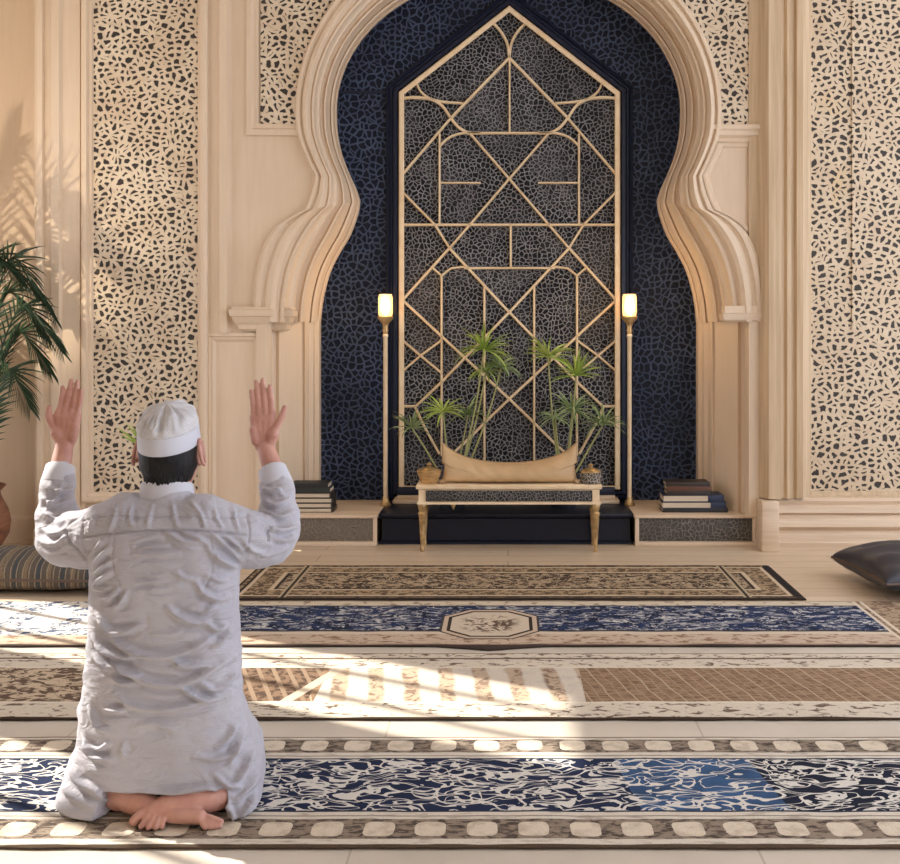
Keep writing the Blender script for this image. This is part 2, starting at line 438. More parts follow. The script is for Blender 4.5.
# right: curved blank panel, screen frame, fluted pilaster
bm = BM()
fx, fz, fp = PX(764, WY), PZ(138, WY), [(0, 0), (0, -.014), (.02, -.02), (.03, -.008), (.045, -.008), (.055, 0)]
loops(bm, [[Vector((PX(712, WY), WY+dy, fz-d)) for d, dy in fp], [Vector((fx-d, WY+dy, fz-d)) for d, dy in fp], [Vector((fx-d, WY+dy, PZ(285, WY))) for d, dy in fp]], closed=False)
def edge_follow(i0, i1):
    rr = []
    for i in range(i0, i1):
        p = arch_pt(i, 0, 0, 1); n_ = arch_pt(i, 0, 0, 1)-arch_pt(i, 1, 0, 1); n_.y = 0; n_.normalize()
        rr.append([p+n_*d+Vector((0, dy, 0)) for d, dy in ((.0, -.02), (.012, -.022), (.02, -.012), (.034, -.010), (.042, 0))])
    return rr
k0 = next(i for i in range(NL) if OUT[i][1] > 140); k1 = next(i for i in range(NL) if OUT[i][1] > 232)
loops(bm, edge_follow(k0, k1), closed=False)
cornice(bm, PX(716, WY), PX(757, WY), WY-.02, WY+.02, [(zz(138), 0), (zz(136), .014), (zz(132), .014), (zz(130), .024), (zz(126), .024), (zz(125), .0)])
struct('trim_6', bm, mat('cream'), angle=25)
bm = BM(); vprofile(bm, xs([(748, 0), (748, -.02), (754, -.026), (757, -.03), (759, -.05), (761, -.09), (764, -.11), (776, -.115), (778, -.075), (781, -.072), (783, -.09), (787, -.09), (788, -.06), (791, -.06), (793, -.08), (799, -.085), (801, -.055), (806, -.05), (809, -.02), (809, 0)]), .27, ZT)
struct('trim_7', bm, mat('tan'), angle=25)
# right base mouldings
bm = BM()
hp = [(.27, 0), (.27, -.055), (.255, -.07), (.235, -.06), (.225, -.085), (.195, -.09), (.185, -.07), (.165, -.10), (.125, -.115), (.105, -.09), (.09, -.125), (.05, -.13), (.045, -.14), (0, -.14)]
hprofile(bm, hp, PX(772, WY), XR)
box(bm, PX(755.5, WY), PX(772.5, WY), WY-.15, WY, 0, PZ(501, WY)+.02, .006)
struct('baseboard_right', bm, mat('tanh'), angle=25)
bm = BM(); hprofile(bm, [(.145, 0), (.145, -.03), (.125, -.045), (.10, -.045), (.095, -.06), (0, -.06)], XRc+.0, PX(258, WY))
hprofile(bm, [(.145, 0), (.145, -.02), (.125, -.03), (.02, -.03), (.02, -.05), (0, -.05)], XL, XRc, WY+.16)
struct('baseboard_left', bm, mat('cream'), angle=25)

# ------------------------------------------------------------------ pierced screens in the wall
FR = [(0, 0), (0, -.04), (.012, -.05), (.03, -.05), (.036, -.03), (.05, -.028), (.06, -.008), (.06, 0)]
def screen(label, x0, x1, z0, z1, key, frame_mat, fr=FR, rib=None):
    t = thing('pierced_screen', ((x0+x1)/2, WY, z0), label, 'wall panel', 'pierced cream wall screens')
    b = BM(); box(b, x0+fr[-1][0]-.01, x1-fr[-1][0]+.01, WY-.014, WY-.002, z0+fr[-1][0]-.01, z1-fr[-1][0]+.01); obj('pierced_sheet', b, mat(key), t, smooth=False)
    b = BM(); rect_frame(b, x0, x1, z0, z1, fr); obj('frame', b, mat(frame_mat), t, angle=25)
    if rib:
        b = BM(); box(b, PX(rib-1.5, WY), PX(rib+1.5, WY), WY-.022, WY-.012, PZ(330, WY), z1-.05, .003); obj('rib', b, mat('screen_r'), t)
    return t
screen('tall cream pierced screen panel on the wall left of the arch, behind the kneeling man', PX(84, WY), PX(209, WY), PZ(502, WY), ZT-.05, 'screen', 'cream')
screen('wide cream pierced screen panel at the right edge, above the stepped baseboard', PX(800, WY), PX(990, WY), PZ(501, WY), ZT-.05, 'screen_r', 'tan', rib=852)
for right, lab in ((0, 'small cream pierced panel tucked against the upper left curve of the arch'), (1, 'narrow cream pierced panel beside the upper right curve of the arch')):
    t = thing('spandrel_screen', (PX(720 if right else 280, WY), WY, PZ(125, WY)), lab, 'wall panel', 'pierced cream wall screens')
    b = BM(); pts = []
    for i in range(NL):
        p = arch_pt(i, .1, -.012, right)
        if p.z > PZ(126, WY) and p.z < 3.3: pts.append(p)
    xe = PX(755 if right else 261, WY)
    pts.append(Vector((pts[-1].x, WY-.012, PZ(126, WY)))); pts.insert(0, Vector((pts[0].x, WY-.012, 3.4)))
    f = [[p, Vector((xe, WY-.012, p.z)), Vector((xe, WY-.002, p.z)), p+Vector((0, .01, 0))] for p in pts]
    loops(b, f); obj('pierced_sheet', b, mat('screen'), t, smooth=False)

# ------------------------------------------------------------------ alcove
bm = BM(); box(bm, -1.5, 1.5, BY, BY+.1, 0, ZT); box(bm, -1.5, -1.3, WY+.5, BY, 0, ZT); box(bm, 1.3, 1.5, WY+.5, BY, 0, ZT)
struct('wall_alcove', bm, mat('navy'), smooth=False)
bm = BM()
for a, b_ in ((330, 393), (624, 690)): box(bm, PX(a, BY), PX(b_, BY), BY-.012, BY+.01, PZ(93.5, BY), PZ(91, BY), .003)
struct('trim_8', bm, mat('navy_paint'))
# lattice panel
LP = thing('lattice_panel', (PX(509, BY), BY, PZ(495, BY)), 'tall pointed gold lattice panel over charcoal relief inside the navy alcove', 'wall panel')
def penta(d, dy, zb=0):
    return [P(x, y, BY+dy) for x, y in ((400-d, 489+d*.75+zb), (619+d, 489+d*.75+zb), (619+d, 92.5-d*.45), (509.3, 7-d*1.25), (400-d, 92.5-d*.45))]
bm = BM(); loops(bm, [penta(14, 0), penta(14, -.02), penta(11.5, -.035), penta(9.5, -.02), penta(8, -.02), penta(6.5, -.045), penta(3, -.05), penta(1, -.02), penta(1, 0)], (False, False)); obj('navy_surround', bm, mat('navy_paint'), LP, angle=25)
bm = BM(); loops(bm, [penta(2, -.008), penta(2, 0)], (True, True)); obj('relief_backing', bm, mat('pane'), LP, smooth=False)
bm = BM(); loops(bm, [penta(1.2, -.01), penta(1.2, -.05), penta(.2, -.056), penta(-3.2, -.056), penta(-4.2, -.05), penta(-4.2, -.01)], (False, False)); obj('gold_frame', bm, mat('gold'), LP, angle=25)
def c3(x, y): return P(380+x/3.457, y/3.457, BY-.025)
def c4(x, y): return P(380+x/3.457, 240+y/3.457, BY-.025)
def mx(v): return Vector((2*PX(509.3, BY-.025)-v.x, v.y, v.z))
bars = []      # (points, radius factor, curved)
def bar(f, pts, r=1.0, cur=False, both=True):
    q = [f(*p) for p in pts]; bars.append((q, r, cur))
    if both: bars.append(([mx(p) for p in q], r, cur))
bar(c3, [(387, 75), (420, 112), (440, 152), (447, 200)], 1.1, True)
bar(c3, [(447, 200), (245, 408)], 1.15)
bar(c3, [(448, 205), (448, 458)], .85, both=False)
bar(c3, [(125, 283), (140, 315), (172, 340), (220, 352), (288, 357)], .95, True)
bar(c3, [(76, 340), (120, 337), (175, 343), (215, 366), (245, 408), (272, 440), (305, 458), (345, 460)], 1.15, True)
bar(c3, [(300, 460), (595, 460)], 1.0, both=False)
bar(c3, [(245, 408), (76, 605)], 1.0)
bar(c3, [(206, 462), (206, 777)], .9)
bar(c3, [(206, 505), (235, 478), (268, 464), (305, 458)], .9, True)
bar(c3, [(310, 460), (447, 618), (655, 860)], 1.0)
bar(c3, [(206, 632), (348, 632)], .75)
bar(c3, [(76, 662), (190, 777), (241, 858)], 1.0)
bar(c3, [(74, 777), (820, 777)], 1.05, both=False)
bar(c4, [(452, -55), (452, 97)], .95, both=False)
bar(c4, [(240, 28), (78, 208)], 1.1)
bar(c4, [(240, 28), (447, 250), (680, 490), (770, 575), (822, 575)], 1.1)
bar(c4, [(290, 97), (605, 97)], 1.0, both=False)
bar(c4, [(183, 97), (213, 123), (245, 98), (292, 92)], .9)
bar(c4, [(213, 123), (213, 745)], .95)
bar(c4, [(361, 160), (361, 775)], .95)
bar(c4, [(78, 208), (215, 335), (445, 548), (520, 620), (600, 700), (655, 750)], 1.1)
bar(c4, [(76, 345), (140, 400), (215, 462)], .95)
bar(c4, [(76, 455), (140, 400), (215, 345)], .95)
bar(c4, [(120, 575), (150, 640), (205, 740)], 1.0)
bm = BM()
for q, r, cur in bars:
    hw, hd = .0072*r, .012
    if cur: q = [Vector(a) for a in catmull([tuple(p) for p in q], 6)]
    rings = []
    for i, p in enumerate(q):
        t = (q[min(i+1, len(q)-1)]-q[max(i-1, 0)]).normalized(); s = Vector((-t.z, 0, t.x))
        if 0 < i < len(q)-1 and not cur:
            a = (q[i]-q[i-1]).normalized(); s2 = Vector((-a.z, 0, a.x)); k = max(.5, s.dot(s2)); s = s/k
        rings.append([p+s*hw+Vector((0, hd, 0)), p+s*hw*.95+Vector((0, -hd*.5, 0)), p+s*hw*.45+Vector((0, -hd, 0)), p-s*hw*.45+Vector((0, -hd, 0)), p-s*hw*.95+Vector((0, -hd*.5, 0)), p-s*hw+Vector((0, hd, 0))])
    loops(bm, rings)
obj('gold_tracery', bm, mat('gold'), LP, angle=30)
# navy ledge at the foot of the panel + step + carved plinths
ST = .166                                # top of step and plinths
x0, x1 = PX(377, 5.92)+.003, PX(635, 5.92)-.003
t = thing('alcove_step', ((x0+x1)/2, 6.2, 0), 'black painted step filling the foot of the alcove, behind the bench', 'step')
bm = BM(); box(bm, x0+.03, x1-.03, 5.99, BY-.003, .0, ST-.02); cornice(bm, x0+.03, x1-.03, 5.99, BY-.06, [(0, .0), (0, .03), (.012, .03), (.02, .014), (.135, .012), (.142, .028), (ST-.02, .03)]); obj('riser', bm, mat('black_paint'), t, angle=25)
bm = BM(); box(bm, x0, x1, 5.965, BY-.003, ST-.02, ST, .004); obj('tread', bm, mat('black_paint'), t)
bm = BM(); box(bm, x0+.04, x1-.04, 6.30, BY, ST, ST+.022, .006); box(bm, x0+.06, x1-.06, 6.345, BY, ST+.022, ST+.04, .005); struct('trim_9', bm, mat('tanh'))
bm = BM(); box(bm, x0+.06, x1-.06, 6.37, BY, ST+.04, ST+.085, .008); struct('trim_10', bm, mat('navy_paint'))
def plinth(px0, px1, label, key):
    a, b_ = PX(px0, 5.92), PX(px1, 5.92)
    t = thing('carved_plinth', ((a+b_)/2, 6.15, 0), label, 'plinth', 'carved plinths in the alcove')
    b = BM(); box(b, a+.008, b_-.008, 5.928, BY-.001, .0, ST-.016, .003); box(b, a, b_, 5.912, 5.93, 0, .022, .004); box(b, a, a+.022, 5.917, 5.932, .02, ST-.016, .003); box(b, b_-.022, b_, 5.917, 5.932, .02, ST-.016, .003); obj('body', b, mat('cream'), t)
    b = BM(); box(b, a-.004, b_+.004, 5.908, BY-.001, ST-.016, ST, .004); obj('top_slab', b, mat('tanh'), t)
    b = BM(); box(b, a+.024, b_-.024, 5.922, 5.93, .026, ST-.02, .001); obj('carved_front', b, mat(key), t)
plinth(262, 377, 'low plinth with worn grey carved front, left of the bench', 'plinth_l')
plinth(635, 756.5, 'low plinth with crisp grey scrollwork front, right of the bench', 'plinth')

# ------------------------------------------------------------------ torch lamps
m = MT['glass'] = Mat('lamp_glass', (1, .85, .62), .2, Transmission_Weight=.75, IOR=1.2)
m.b.inputs['Emission Color'].default_value = (1, .56, .22, 1); m.b.inputs['Emission Strength'].default_value = .55
m = MT['bulb'] = Mat('glowing_bulb', (1, .8, .5)); m.b.inputs['Emission Color'].default_value = (1, .58, .22, 1); m.b.inputs['Emission Strength'].default_value = 4.6
def torch(px, label):
    Y = 6.24; cx = PX(px, Y); zb = PZ(318, Y); c = (cx, Y, 0)
    t = thing('torch_lamp', (cx, Y, ST), label, 'lamp', 'torch lamps beside the lattice')
    b = BM(); lathe(b, [(.0, ST), (.032, ST), (.032, ST+.012), (.022, ST+.02), (.016, ST+.05), (0, ST+.05)], c); obj('base', b, mat('brass'), t)
    b = BM(); lathe(b, [(.0125, ST+.02), (.0125, zb-.11), (.016, zb-.105), (.016, zb-.095), (.012, zb-.09), (.012, zb-.04)], c, 20); obj('pole', b, mat('gold'), t)
    b = BM(); lathe(b, [(.012, zb-.09), (.018, zb-.07), (.014, zb-.055), (.02, zb-.03), (.044, zb-.004), (.046, zb+.008), (.040, zb+.012), (.04, zb+.004), (0, zb-.01)], c, 28); obj('cup', b, mat('brass'), t)
    b = BM(); h = .135; lathe(b, [(.036, zb+.006), (.041, zb+.03), (.041, zb+h-.02), (.036, zb+h), (.033, zb+h), (.038, zb+h-.02), (.038, zb+.03), (.033, zb+.008)], c, 28, cap=False); obj('glass_shade', b, mat('glass'), t)
    b = BM(); lathe(b, [(0, zb), (.012, zb+.0), (.014, zb+.02), (.028, zb+.045), (.030, zb+.07), (.022, zb+.10), (.004, zb+.115), (0, zb+.118)], c, 20); obj('bulb', b, mat('bulb'), t)
    light('torch_glow', 'POINT', (cx, Y-.07, zb+.08), 2.6, (1, .66, .32), parent=t, shadow_soft_size=.03)
torch(385.5, 'slim brass torch lamp with lit glass, left of the gold lattice')
torch(629.5, 'slim brass torch lamp with lit glass, right of the gold lattice')

# ------------------------------------------------------------------ bench
BYF, BYB = 5.73, 5.955
bx0, bx1 = PX(416, BYF), PX(602, BYF)
BT = .351
t = thing('bench', ((bx0+bx1)/2, 5.84, 0), 'low gilded bench with carved frieze and tapering turned legs, before the alcove', 'bench')
bm = BM(); cornice(bm, bx0+.012, bx1-.012, BYF+.012, BYB-.0, [(BT-.024, .0), (BT-.018, .012), (BT-.004, .014), (BT, .008)]); obj('bench_top', bm, mat('gold'), t)
bm = BM(); cornice(bm, bx0+.012, bx1-.012, BYF+.014, BYB-.0, [(BT-.10, .004), (BT-.10, .008), (BT-.088, .008), (BT-.086, 0), (BT-.024, 0)]); obj('apron', bm, mat('gold'), t)
bm = BM(); box(bm, bx0+.05, bx1-.05, BYF+.006, BYF+.02, BT-.084, BT-.028, .002); obj('carved_frieze', bm, mat('frieze'), t)
for lx in (bx0+.03, bx1-.03):
    for ly in (BYF+.035, BYB-.022):
        b = BM(); h = BT-.095
        lathe(b, [(0, 0), (.010, 0), (.012, .012), (.009, .03), (.019, h-.07), (.024, h-.055), (.017, h-.045), (.022, h-.03), (.024, h-.012), (.020, h), (0, h)], (lx, ly, 0), 20); obj('leg', b, mat('brass'), t)
bm = BM(); prof = [(-.014, 0), (.004, -.03), (.014, 0)]
loops(bm, [[Vector((PX(453, BYF)+a, BYF+.004+q, BT-.10+b_)) for a, b_ in prof] for q in (0, .006)]); obj('hanging_tag', bm, mat('brass'), t)

# cushions --------------------------------------------------------------------
def pillow_bm(f, n=36, k=.36):
    """f(u, v, s) -> point; u, v in -1..1, s signed half thickness in -1..1"""
    b = BM(); g = {}
    for s in (1, -1):
        for i in range(n+1):
            for j in range(n+1):
                u = math.sin((i/n-.5)*math.pi); v = math.sin((j/n-.5)*math.pi)
                edge = i in (0, n) or j in (0, n)
                if edge and s == -1: g[s, i, j] = g[1, i, j]; continue
                th = 0 if edge else max(0., (1-u*u)*(1-v*v))**k
                g[s, i, j] = b.verts.new(f(u, v, s*th))
        for i in range(n):
            for j in range(n):
                q = [g[s, i, j], g[s, i+1, j], g[s, i+1, j+1], g[s, i, j+1]]
                b.faces.new(q if s == 1 else q[::-1])
    return b
def rim(f, n=40):
    e = [math.sin((i/n-.5)*math.pi) for i in range(n+1)]
    return [f(u, -1, 0) for u in e] + [f(1, v, 0) for v in e[1:]] + [f(u, 1, 0) for u in e[::-1][1:]] + [f(-1, v, 0) for v in e[::-1][1:]]
def fold(x, y, s, a): return a*(mnoise.noise(Vector((x*s, y*s, 3.7)))+.5*mnoise.noise(Vector((x*s*2.3, y*s*2.3, 9.1))))
cx, cy = PX(509.5, 5.83), 5.84
def fb(u, v, s):
    x = u*.355*(1-.04*(1-v*v)*(v < 0)-.0*v); sag = .075*(1-abs(u)**2.2)
    z = BT+.010+.082+v*.082 + (.03*abs(u)**7 - sag)*(v+1)/2
    wr = .006*math.sin(u*23+v*3)*abs(s)*math.exp(-((v-.35)/.5)**2)
    return Vector((cx+x, cy+.01 - s*.082 + v*.03 + wr*(1 if s > 0 else 0), z + .004*abs(s)*math.sin(u*31+4*v)))
t = thing('bolster', (cx, cy, BT), 'long tan leather bolster with horned corners lying on the bench', 'cushion')
obj('cover', pillow_bm(fb, 44, .42), mat('leather'), t, angle=180)
bm = BM(); tube(bm, rim(fb), .0055, 8); obj('piping', bm, mat('pipe'), t)
for sx in (-1, 1):
    b = BM(); p = fb(sx*.97, -1, 0); tube(b, [p, p+Vector((sx*.008, -.02, -.002)), p+Vector((sx*.012, -.03, .004))], [.009, .007, .011], 10); obj('tassel', b, mat('pipe'), t)

# bowl and jar on the bench
cx, cy = PX(428.5, 5.83)+.004, 5.82
t = thing('lidded_bowl', (cx, cy, BT), 'gold wooden bowl with knobbed lid on the left end of the bench', 'bowl')
m = MT['bowlm'] = Mat('gilded_wood_bowl', rough=.4, metal=.3); m.color(m.mix(m.noise(m.vmul(m.co(), (4, 4, 20)), 4, 3).sm(.3, .7), (.62, .40, .18), (.40, .24, .10)))
bm = BM(); lathe(bm, [(0, BT), (.040, BT), (.046, BT+.006), (.058, BT+.04), (.066, BT+.066), (.062, BT+.070), (.056, BT+.062), (0, BT+.06)], (cx, cy, 0), 36); obj('body', bm, mat('bowlm'), t)
bm = BM(); lathe(bm, [(.060, BT+.066), (.050, BT+.076), (.03, BT+.084), (.012, BT+.088), (.009, BT+.092), (.015, BT+.099), (.008, BT+.108), (0, BT+.109)], (cx, cy, 0), 32); obj('lid', bm, mat('brass'), t)
cx = PX(590.5, 5.83)
t = thing('lidded_jar', (cx, cy, BT), 'carved silver jar with knobbed lid on the right end of the bench', 'jar')
bm = BM(); lathe(bm, [(0, BT), (.050, BT), (.056, BT+.006), (.057, BT+.05), (.052, BT+.058), (.046, BT+.052), (0, BT+.05)], (cx, cy, 0), 36); obj('body', bm, mat('jar'), t)
bm = BM(); lathe(bm, [(.05, BT+.056), (.055, BT+.06), (.05, BT+.068), (.03, BT+.078), (.01, BT+.084), (.008, BT+.088), (.014, BT+.095), (.008, BT+.103), (0, BT+.104)], (cx, cy, 0), 32); obj('lid', bm, mat('brass'), t)

# ------------------------------------------------------------------ books
def stack(rows, Y, group, z=ST):
    for k, (pxa, pxb, hpx, cover, pages, label, dep) in enumerate(rows):
        a, b_ = PX(pxa, Y), PX(pxb, Y); h = hpx*Y/F*(.88 if pxa < 400 else .96); d = dep*.75
        t = thing('book', ((a+b_)/2, Y+d/2, z), label, 'book', group)
        c = min(.0035, h*.2); spine = .008
        y0, y1 = Y, Y+d
        b = BM(); box(b, a, b_, y0, y1, z, z+c, .0012); box(b, a, b_, y0, y1, z+h-c, z+h, .0012)
        if pages == 'spine_front': box(b, a, b_, y0, y0+spine, z+.001, z+h-.001, .003)
        else: box(b, b_-(b_-a)*pages, b_, y0-.001, y1, z+.0006, z+h-.0006, .003)
        obj('cover', b, mat(cover), t)
        b = BM(); pe = 0 if pages == 'spine_front' else (b_-a)*pages
        box(b, a+.004, b_-max(pe, .004)+.002, y0+(spine-.002 if pages == 'spine_front' else .003), y1-.004, z+c*.9, z+h-c*.9); obj('pages', b, mat('pages'), t, smooth=False)
        z += h+.0004
g = 'books on the left plinth'
stack([(291, 333, 5.0, 'bk_dark', .05, 'dark bound book at the bottom of the stack on the left plinth', .20),
       (290, 332, 5.6, 'bk_black', .03, 'thick pale-paged book second from the bottom on the left plinth', .20),
       (288, 333, 5.6, 'bk_black', .04, 'pale-paged book in the middle of the left stack, under another pale-paged one', .20),
       (287, 331, 5.6, 'bk_dark', .04, 'pale-paged book just under the two dark volumes of the left stack', .20),
       (288, 330, 5.4, 'bk_green', 'spine_front', 'dark green book second from the top of the stack on the left plinth', .19),
       (290, 328, 5.4, 'bk_black', 'spine_front', 'black book on top of the stack on the left plinth', .18)], 6.0, g)
g = 'books on the right plinth'
stack([(663, 728, 4.2, 'bk_black', 'spine_front', 'thin wide black book at the bottom of the stack on the right plinth', .22),
       (662, 726, 6.6, 'bk_navy', .24, 'cream-paged book with navy spine, lower of the two on the right plinth', .21),
       (663, 724, 7.0, 'bk_navy', .26, 'cream-paged book with navy spine, upper of the two on the right plinth', .21),
       (667, 711, 4.6, 'bk_dark', 'spine_front', 'dark brown book lying on the cream and navy books', .18),
       (667, 711, 4.6, 'bk_brown', 'spine_front', 'reddish brown book second from the top of the right stack', .18),
       (666, 710, 4.2, 'bk_dark', 'spine_front', 'dark book on top of the stack on the right plinth', .18)], 6.0, g)

# ------------------------------------------------------------------ floor cushions
def cushion(name, cx, cy, w, d, h, label, key, pkey, seed, yaw=0, wr=.006):
    R = Matrix.Rotation(yaw, 3, 'Z')
    def f(u, v, s):
        x = u*w/2*(1-.07*(1-abs(u)**3)*0 - .06*(1-v*v)*abs(u)**2); y = v*d/2*(1-.06*(1-u*u))
        z = h*.42 + s*h/2*(1.16 if s > 0 else .84)
        p = R @ Vector((x, y, 0)); q = fold(x+seed, y, 9, wr)*abs(s) + wr*1.2*math.sin(34*(x*.5+y)+5*x)*abs(s)*math.exp(-((abs(u)-.7)/.35)**2)
        return Vector((cx+p.x, cy+p.y, max(.003, z+q*(1 if s > 0 else .3))))
    t = thing(name, (cx, cy, 0), label, 'cushion')
    obj('cover', pillow_bm(f, 40, .30), mat(key), t, angle=180)
    b = BM(); tube(b, rim(f), .006, 8); obj('piping', b, mat(pkey), t)
cushion('floor_cushion', PX(950, 4.95), 4.96, .86, .58, .20, 'black satin floor cushion with brown piping lying on the boards at the right', 'blackc', 'brownpipe', 1.3, .10, .009)
cushion('floor_cushion', PX(25, 4.98), 5.0, 1.02, .46, .165, 'striped grey and tan woven floor cushion on the boards behind the man', 'stripe', 'brownpipe', 5.1, -.04, .004)

# ------------------------------------------------------------------ plants
def blade(bm, base, d, side, L, w, droop, n=6, fold_=.25):
    """one narrow leaf: starts at base along d, bends down by droop"""
    d = Vector(d).normalized(); side = Vector(side).normalized(); up = side.cross(d).normalized()
    p = Vector(base); A = []
    for i in range(n+1):
        t = i/n; ww = w*(math.sin(math.pi*min(1, .12+t*.9))**.7 if t < 1 else .02)*(1-.25*t)
        A.append((p.copy(), ww)); d = (d+Vector((0, 0, -droop/n*(.5+t)))).normalized(); p = p+d*(L/n)
    vs = []
    for q, ww in A: vs.append([bm.verts.new(q-side*ww/2), bm.verts.new(q-up*ww*fold_), bm.verts.new(q+side*ww/2)])
    for a, b in zip(vs[:-1], vs[1:]):
        for k in (0, 1): bm.faces.new((a[k], a[k+1], b[k+1], b[k]))
def crown(bm, c, R, n, seed, droop=1.1, w=.012, tilt=.35, ymax=.13):
    rnd = random.Random(seed)
    for i in range(n):
        a = 2*math.pi*i/n + rnd.uniform(-.15, .15); el = rnd.uniform(-.15, 1.0)
        d = Vector((math.cos(a)*math.cos(el), math.sin(a)*math.cos(el)*.55, math.sin(el)+tilt*.3))
        L = R*rnd.uniform(.75, 1.1)
        s = Vector((-math.sin(a), math.cos(a)*.5, .25*rnd.uniform(-1, 1)))
        blade(bm, c, d, s - d*s.dot(d), L, w*rnd.uniform(.8, 1.2), droop*rnd.uniform(.6, 1.3))
def pot(t, c, z, r, h, key):
    b = BM(); lathe(b, [(0, z), (r*.72, z), (r*.74, z+.01), (r*.96, z+h*.85), (r*1.06, z+h*.87), (r*1.06, z+h), (r*.93, z+h), (r*.9, z+h*.88), (0, z+h*.86)], (c[0], c[1], 0), 36); obj('pot', b, mat(key), t)
m = MT['potm'] = Mat('dark_glazed_pot', (.02, .024, .035), .3)
PYp = 6.18
def palm_plant(px, label, crowns):
    cx = PX(px, PYp); zt = ST+.20
    t = thing('potted_plant', (cx, PYp, ST), label, 'plant', 'umbrella palms behind the bench')
    pot(t, (cx, PYp), ST, .10, .20, 'potm')
    for k, (a, b_, R, n, key, dr, yo) in enumerate(crowns):
        n = int(n*1.35); c = P(a, b_, PYp+yo); base = Vector((cx+(c.x-cx)*.25, PYp+yo*.4, zt-.03))
        b = BM(); mid = (base+c)/2 + Vector(((c.x-cx)*.12, 0, .05)); tube(b, [base, mid, c], [.0065, .005, .0042], 8, smooth=6); obj('stem', b, mat('stem'), t)
        b = BM(); crown(b, c, R, n, px*7+k, dr, .0155 if key == 'lime' else .0135); obj('leaf_crown', b, mat(key), t)
palm_plant(452, 'umbrella palm with drooping leaf crowns behind the left end of the bench',
           [(484, 350, .20, 26, 'lime', 1.2, -.05), (501, 368, .165, 30, 'sage', 1.7, .0), (443, 412, .17, 22, 'lime', 1.0, -.06), (468, 415, .17, 20, 'sage', 1.5, .04), (412, 428, .15, 20, 'sage', 1.1, .0), (486, 372, .14, 18, 'lime', 1.7, .03)])
palm_plant(563, 'umbrella palm with upright bright crowns behind the right end of the bench',
           [(548, 357, .17, 26, 'lime', 1.2, -.05), (576, 376, .18, 22, 'lime', .8, -.03), (572, 412, .18, 30, 'sage', 1.5, .03), (603, 425, .18, 24, 'sage', 1.4, .0), (555, 418, .13, 18, 'sage', 1.6, -.05)])
# big feathered palm in a terracotta vase at the left edge
def frond(bm, pts, L, n, w, droop=.8, seed=0):
    rnd = random.Random(seed)
    q = [Vector(a) for a in catmull(pts, 10)]
    tube(bm, q, [.006*(1-.8*i/len(q))+.001 for i in range(len(q))], 6)
    tot = len(q)
    for k in range(n):
        f = .16+.84*k/(n-1); i = min(int(f*(tot-1)), tot-2); p = q[i].lerp(q[i+1], f*(tot-1)-i); t = (q[i+1]-q[i]).normalized()
        sd = t.cross(Vector((0, 0, 1)))
        if sd.length < .2: sd = t.cross(Vector((0, 1, 0)))
        sd.normalize()
        for s in (-1, 1):
            l = L*(math.sin(math.pi*min(.96, .2+f*.72))**.6)*rnd.uniform(.88, 1.08)
            d = t*.75 + sd*s*(.8-.45*f) + Vector((0, 0, rnd.uniform(-.05, .08)))
            w_ = d.normalized().cross(Vector((.3, .8, .5))); 
            blade(bm, p, d, w_, l, w, droop, 5)
vy = 5.62; vx = PX(8, vy)-.15
t = thing('potted_palm', (vx, vy, 0), 'feathery dark green palm in a terracotta vase at the left edge', 'plant')
bm = BM(); zt = PZ(486, vy)
lathe(bm, [(0, 0), (.075, 0), (.085, .012), (.145, .12), (.152, .18), (.14, .24), (.105, zt-.05), (.10, zt-.03), (.13, zt), (.125, zt+.004), (.09, zt-.03), (0, zt-.05)], (vx, vy, 0), 40); obj('vase', bm, mat('terra'), t)
fr = [((54, 318), (8, 262), 0), ((62, 352), (18, 310), -.1), ((44, 300), (0, 272), .1), ((50, 372), (16, 336), .05), ((30, 408), (6, 372), -.12), ((-40, 250), (-50, 300), 0), ((22, 285), (-12, 262), -.05), ((-60, 370), (-40, 330), .05), ((48, 340), (5, 296), .14)]
for k, (tip, mid, yo) in enumerate(fr):
    b = BM(); a = Vector((vx, vy, zt-.04)); mp = P(mid[0], mid[1], vy+yo*.6); e = P(tip[0], tip[1], vy+yo-.05)
    frond(b, [a, a.lerp(mp, .5)+Vector((-.05, 0, .03)), mp, mp.lerp(e, .55)+Vector((0, 0, .035)), e], .19, 36, .0135, .6, k); obj('frond', b, mat('green'), t)
# small plant behind the man's head
sy = 5.55; sx = PX(160, sy)
t = thing('small_potted_plant', (sx, sy, 0), 'small green plant hidden behind the man, leaf tips showing left of his cap', 'plant')
pot(t, (sx, sy), 0, .11, .22, 'terra')
b = BM(); tube(b, [(sx, sy, .18), (sx-.01, sy, .42), (PX(147, sy), sy, PZ(447, sy))], [.007, .006, .005], 8, smooth=5); obj('stem', b, mat('stem'), t)
b = BM(); c = P(146, 448, sy)
for (tx, ty) in ((117, 426), (126, 421), (121, 434), (140, 428), (150, 436), (132, 424)):
    e = P(tx, ty, sy); d = (e-c); blade(b, c, d, Vector((-d.z, .3, d.x)), d.length*1.05, .036, .1, 6)
obj('leaf_crown', b, mat('lime'), t)

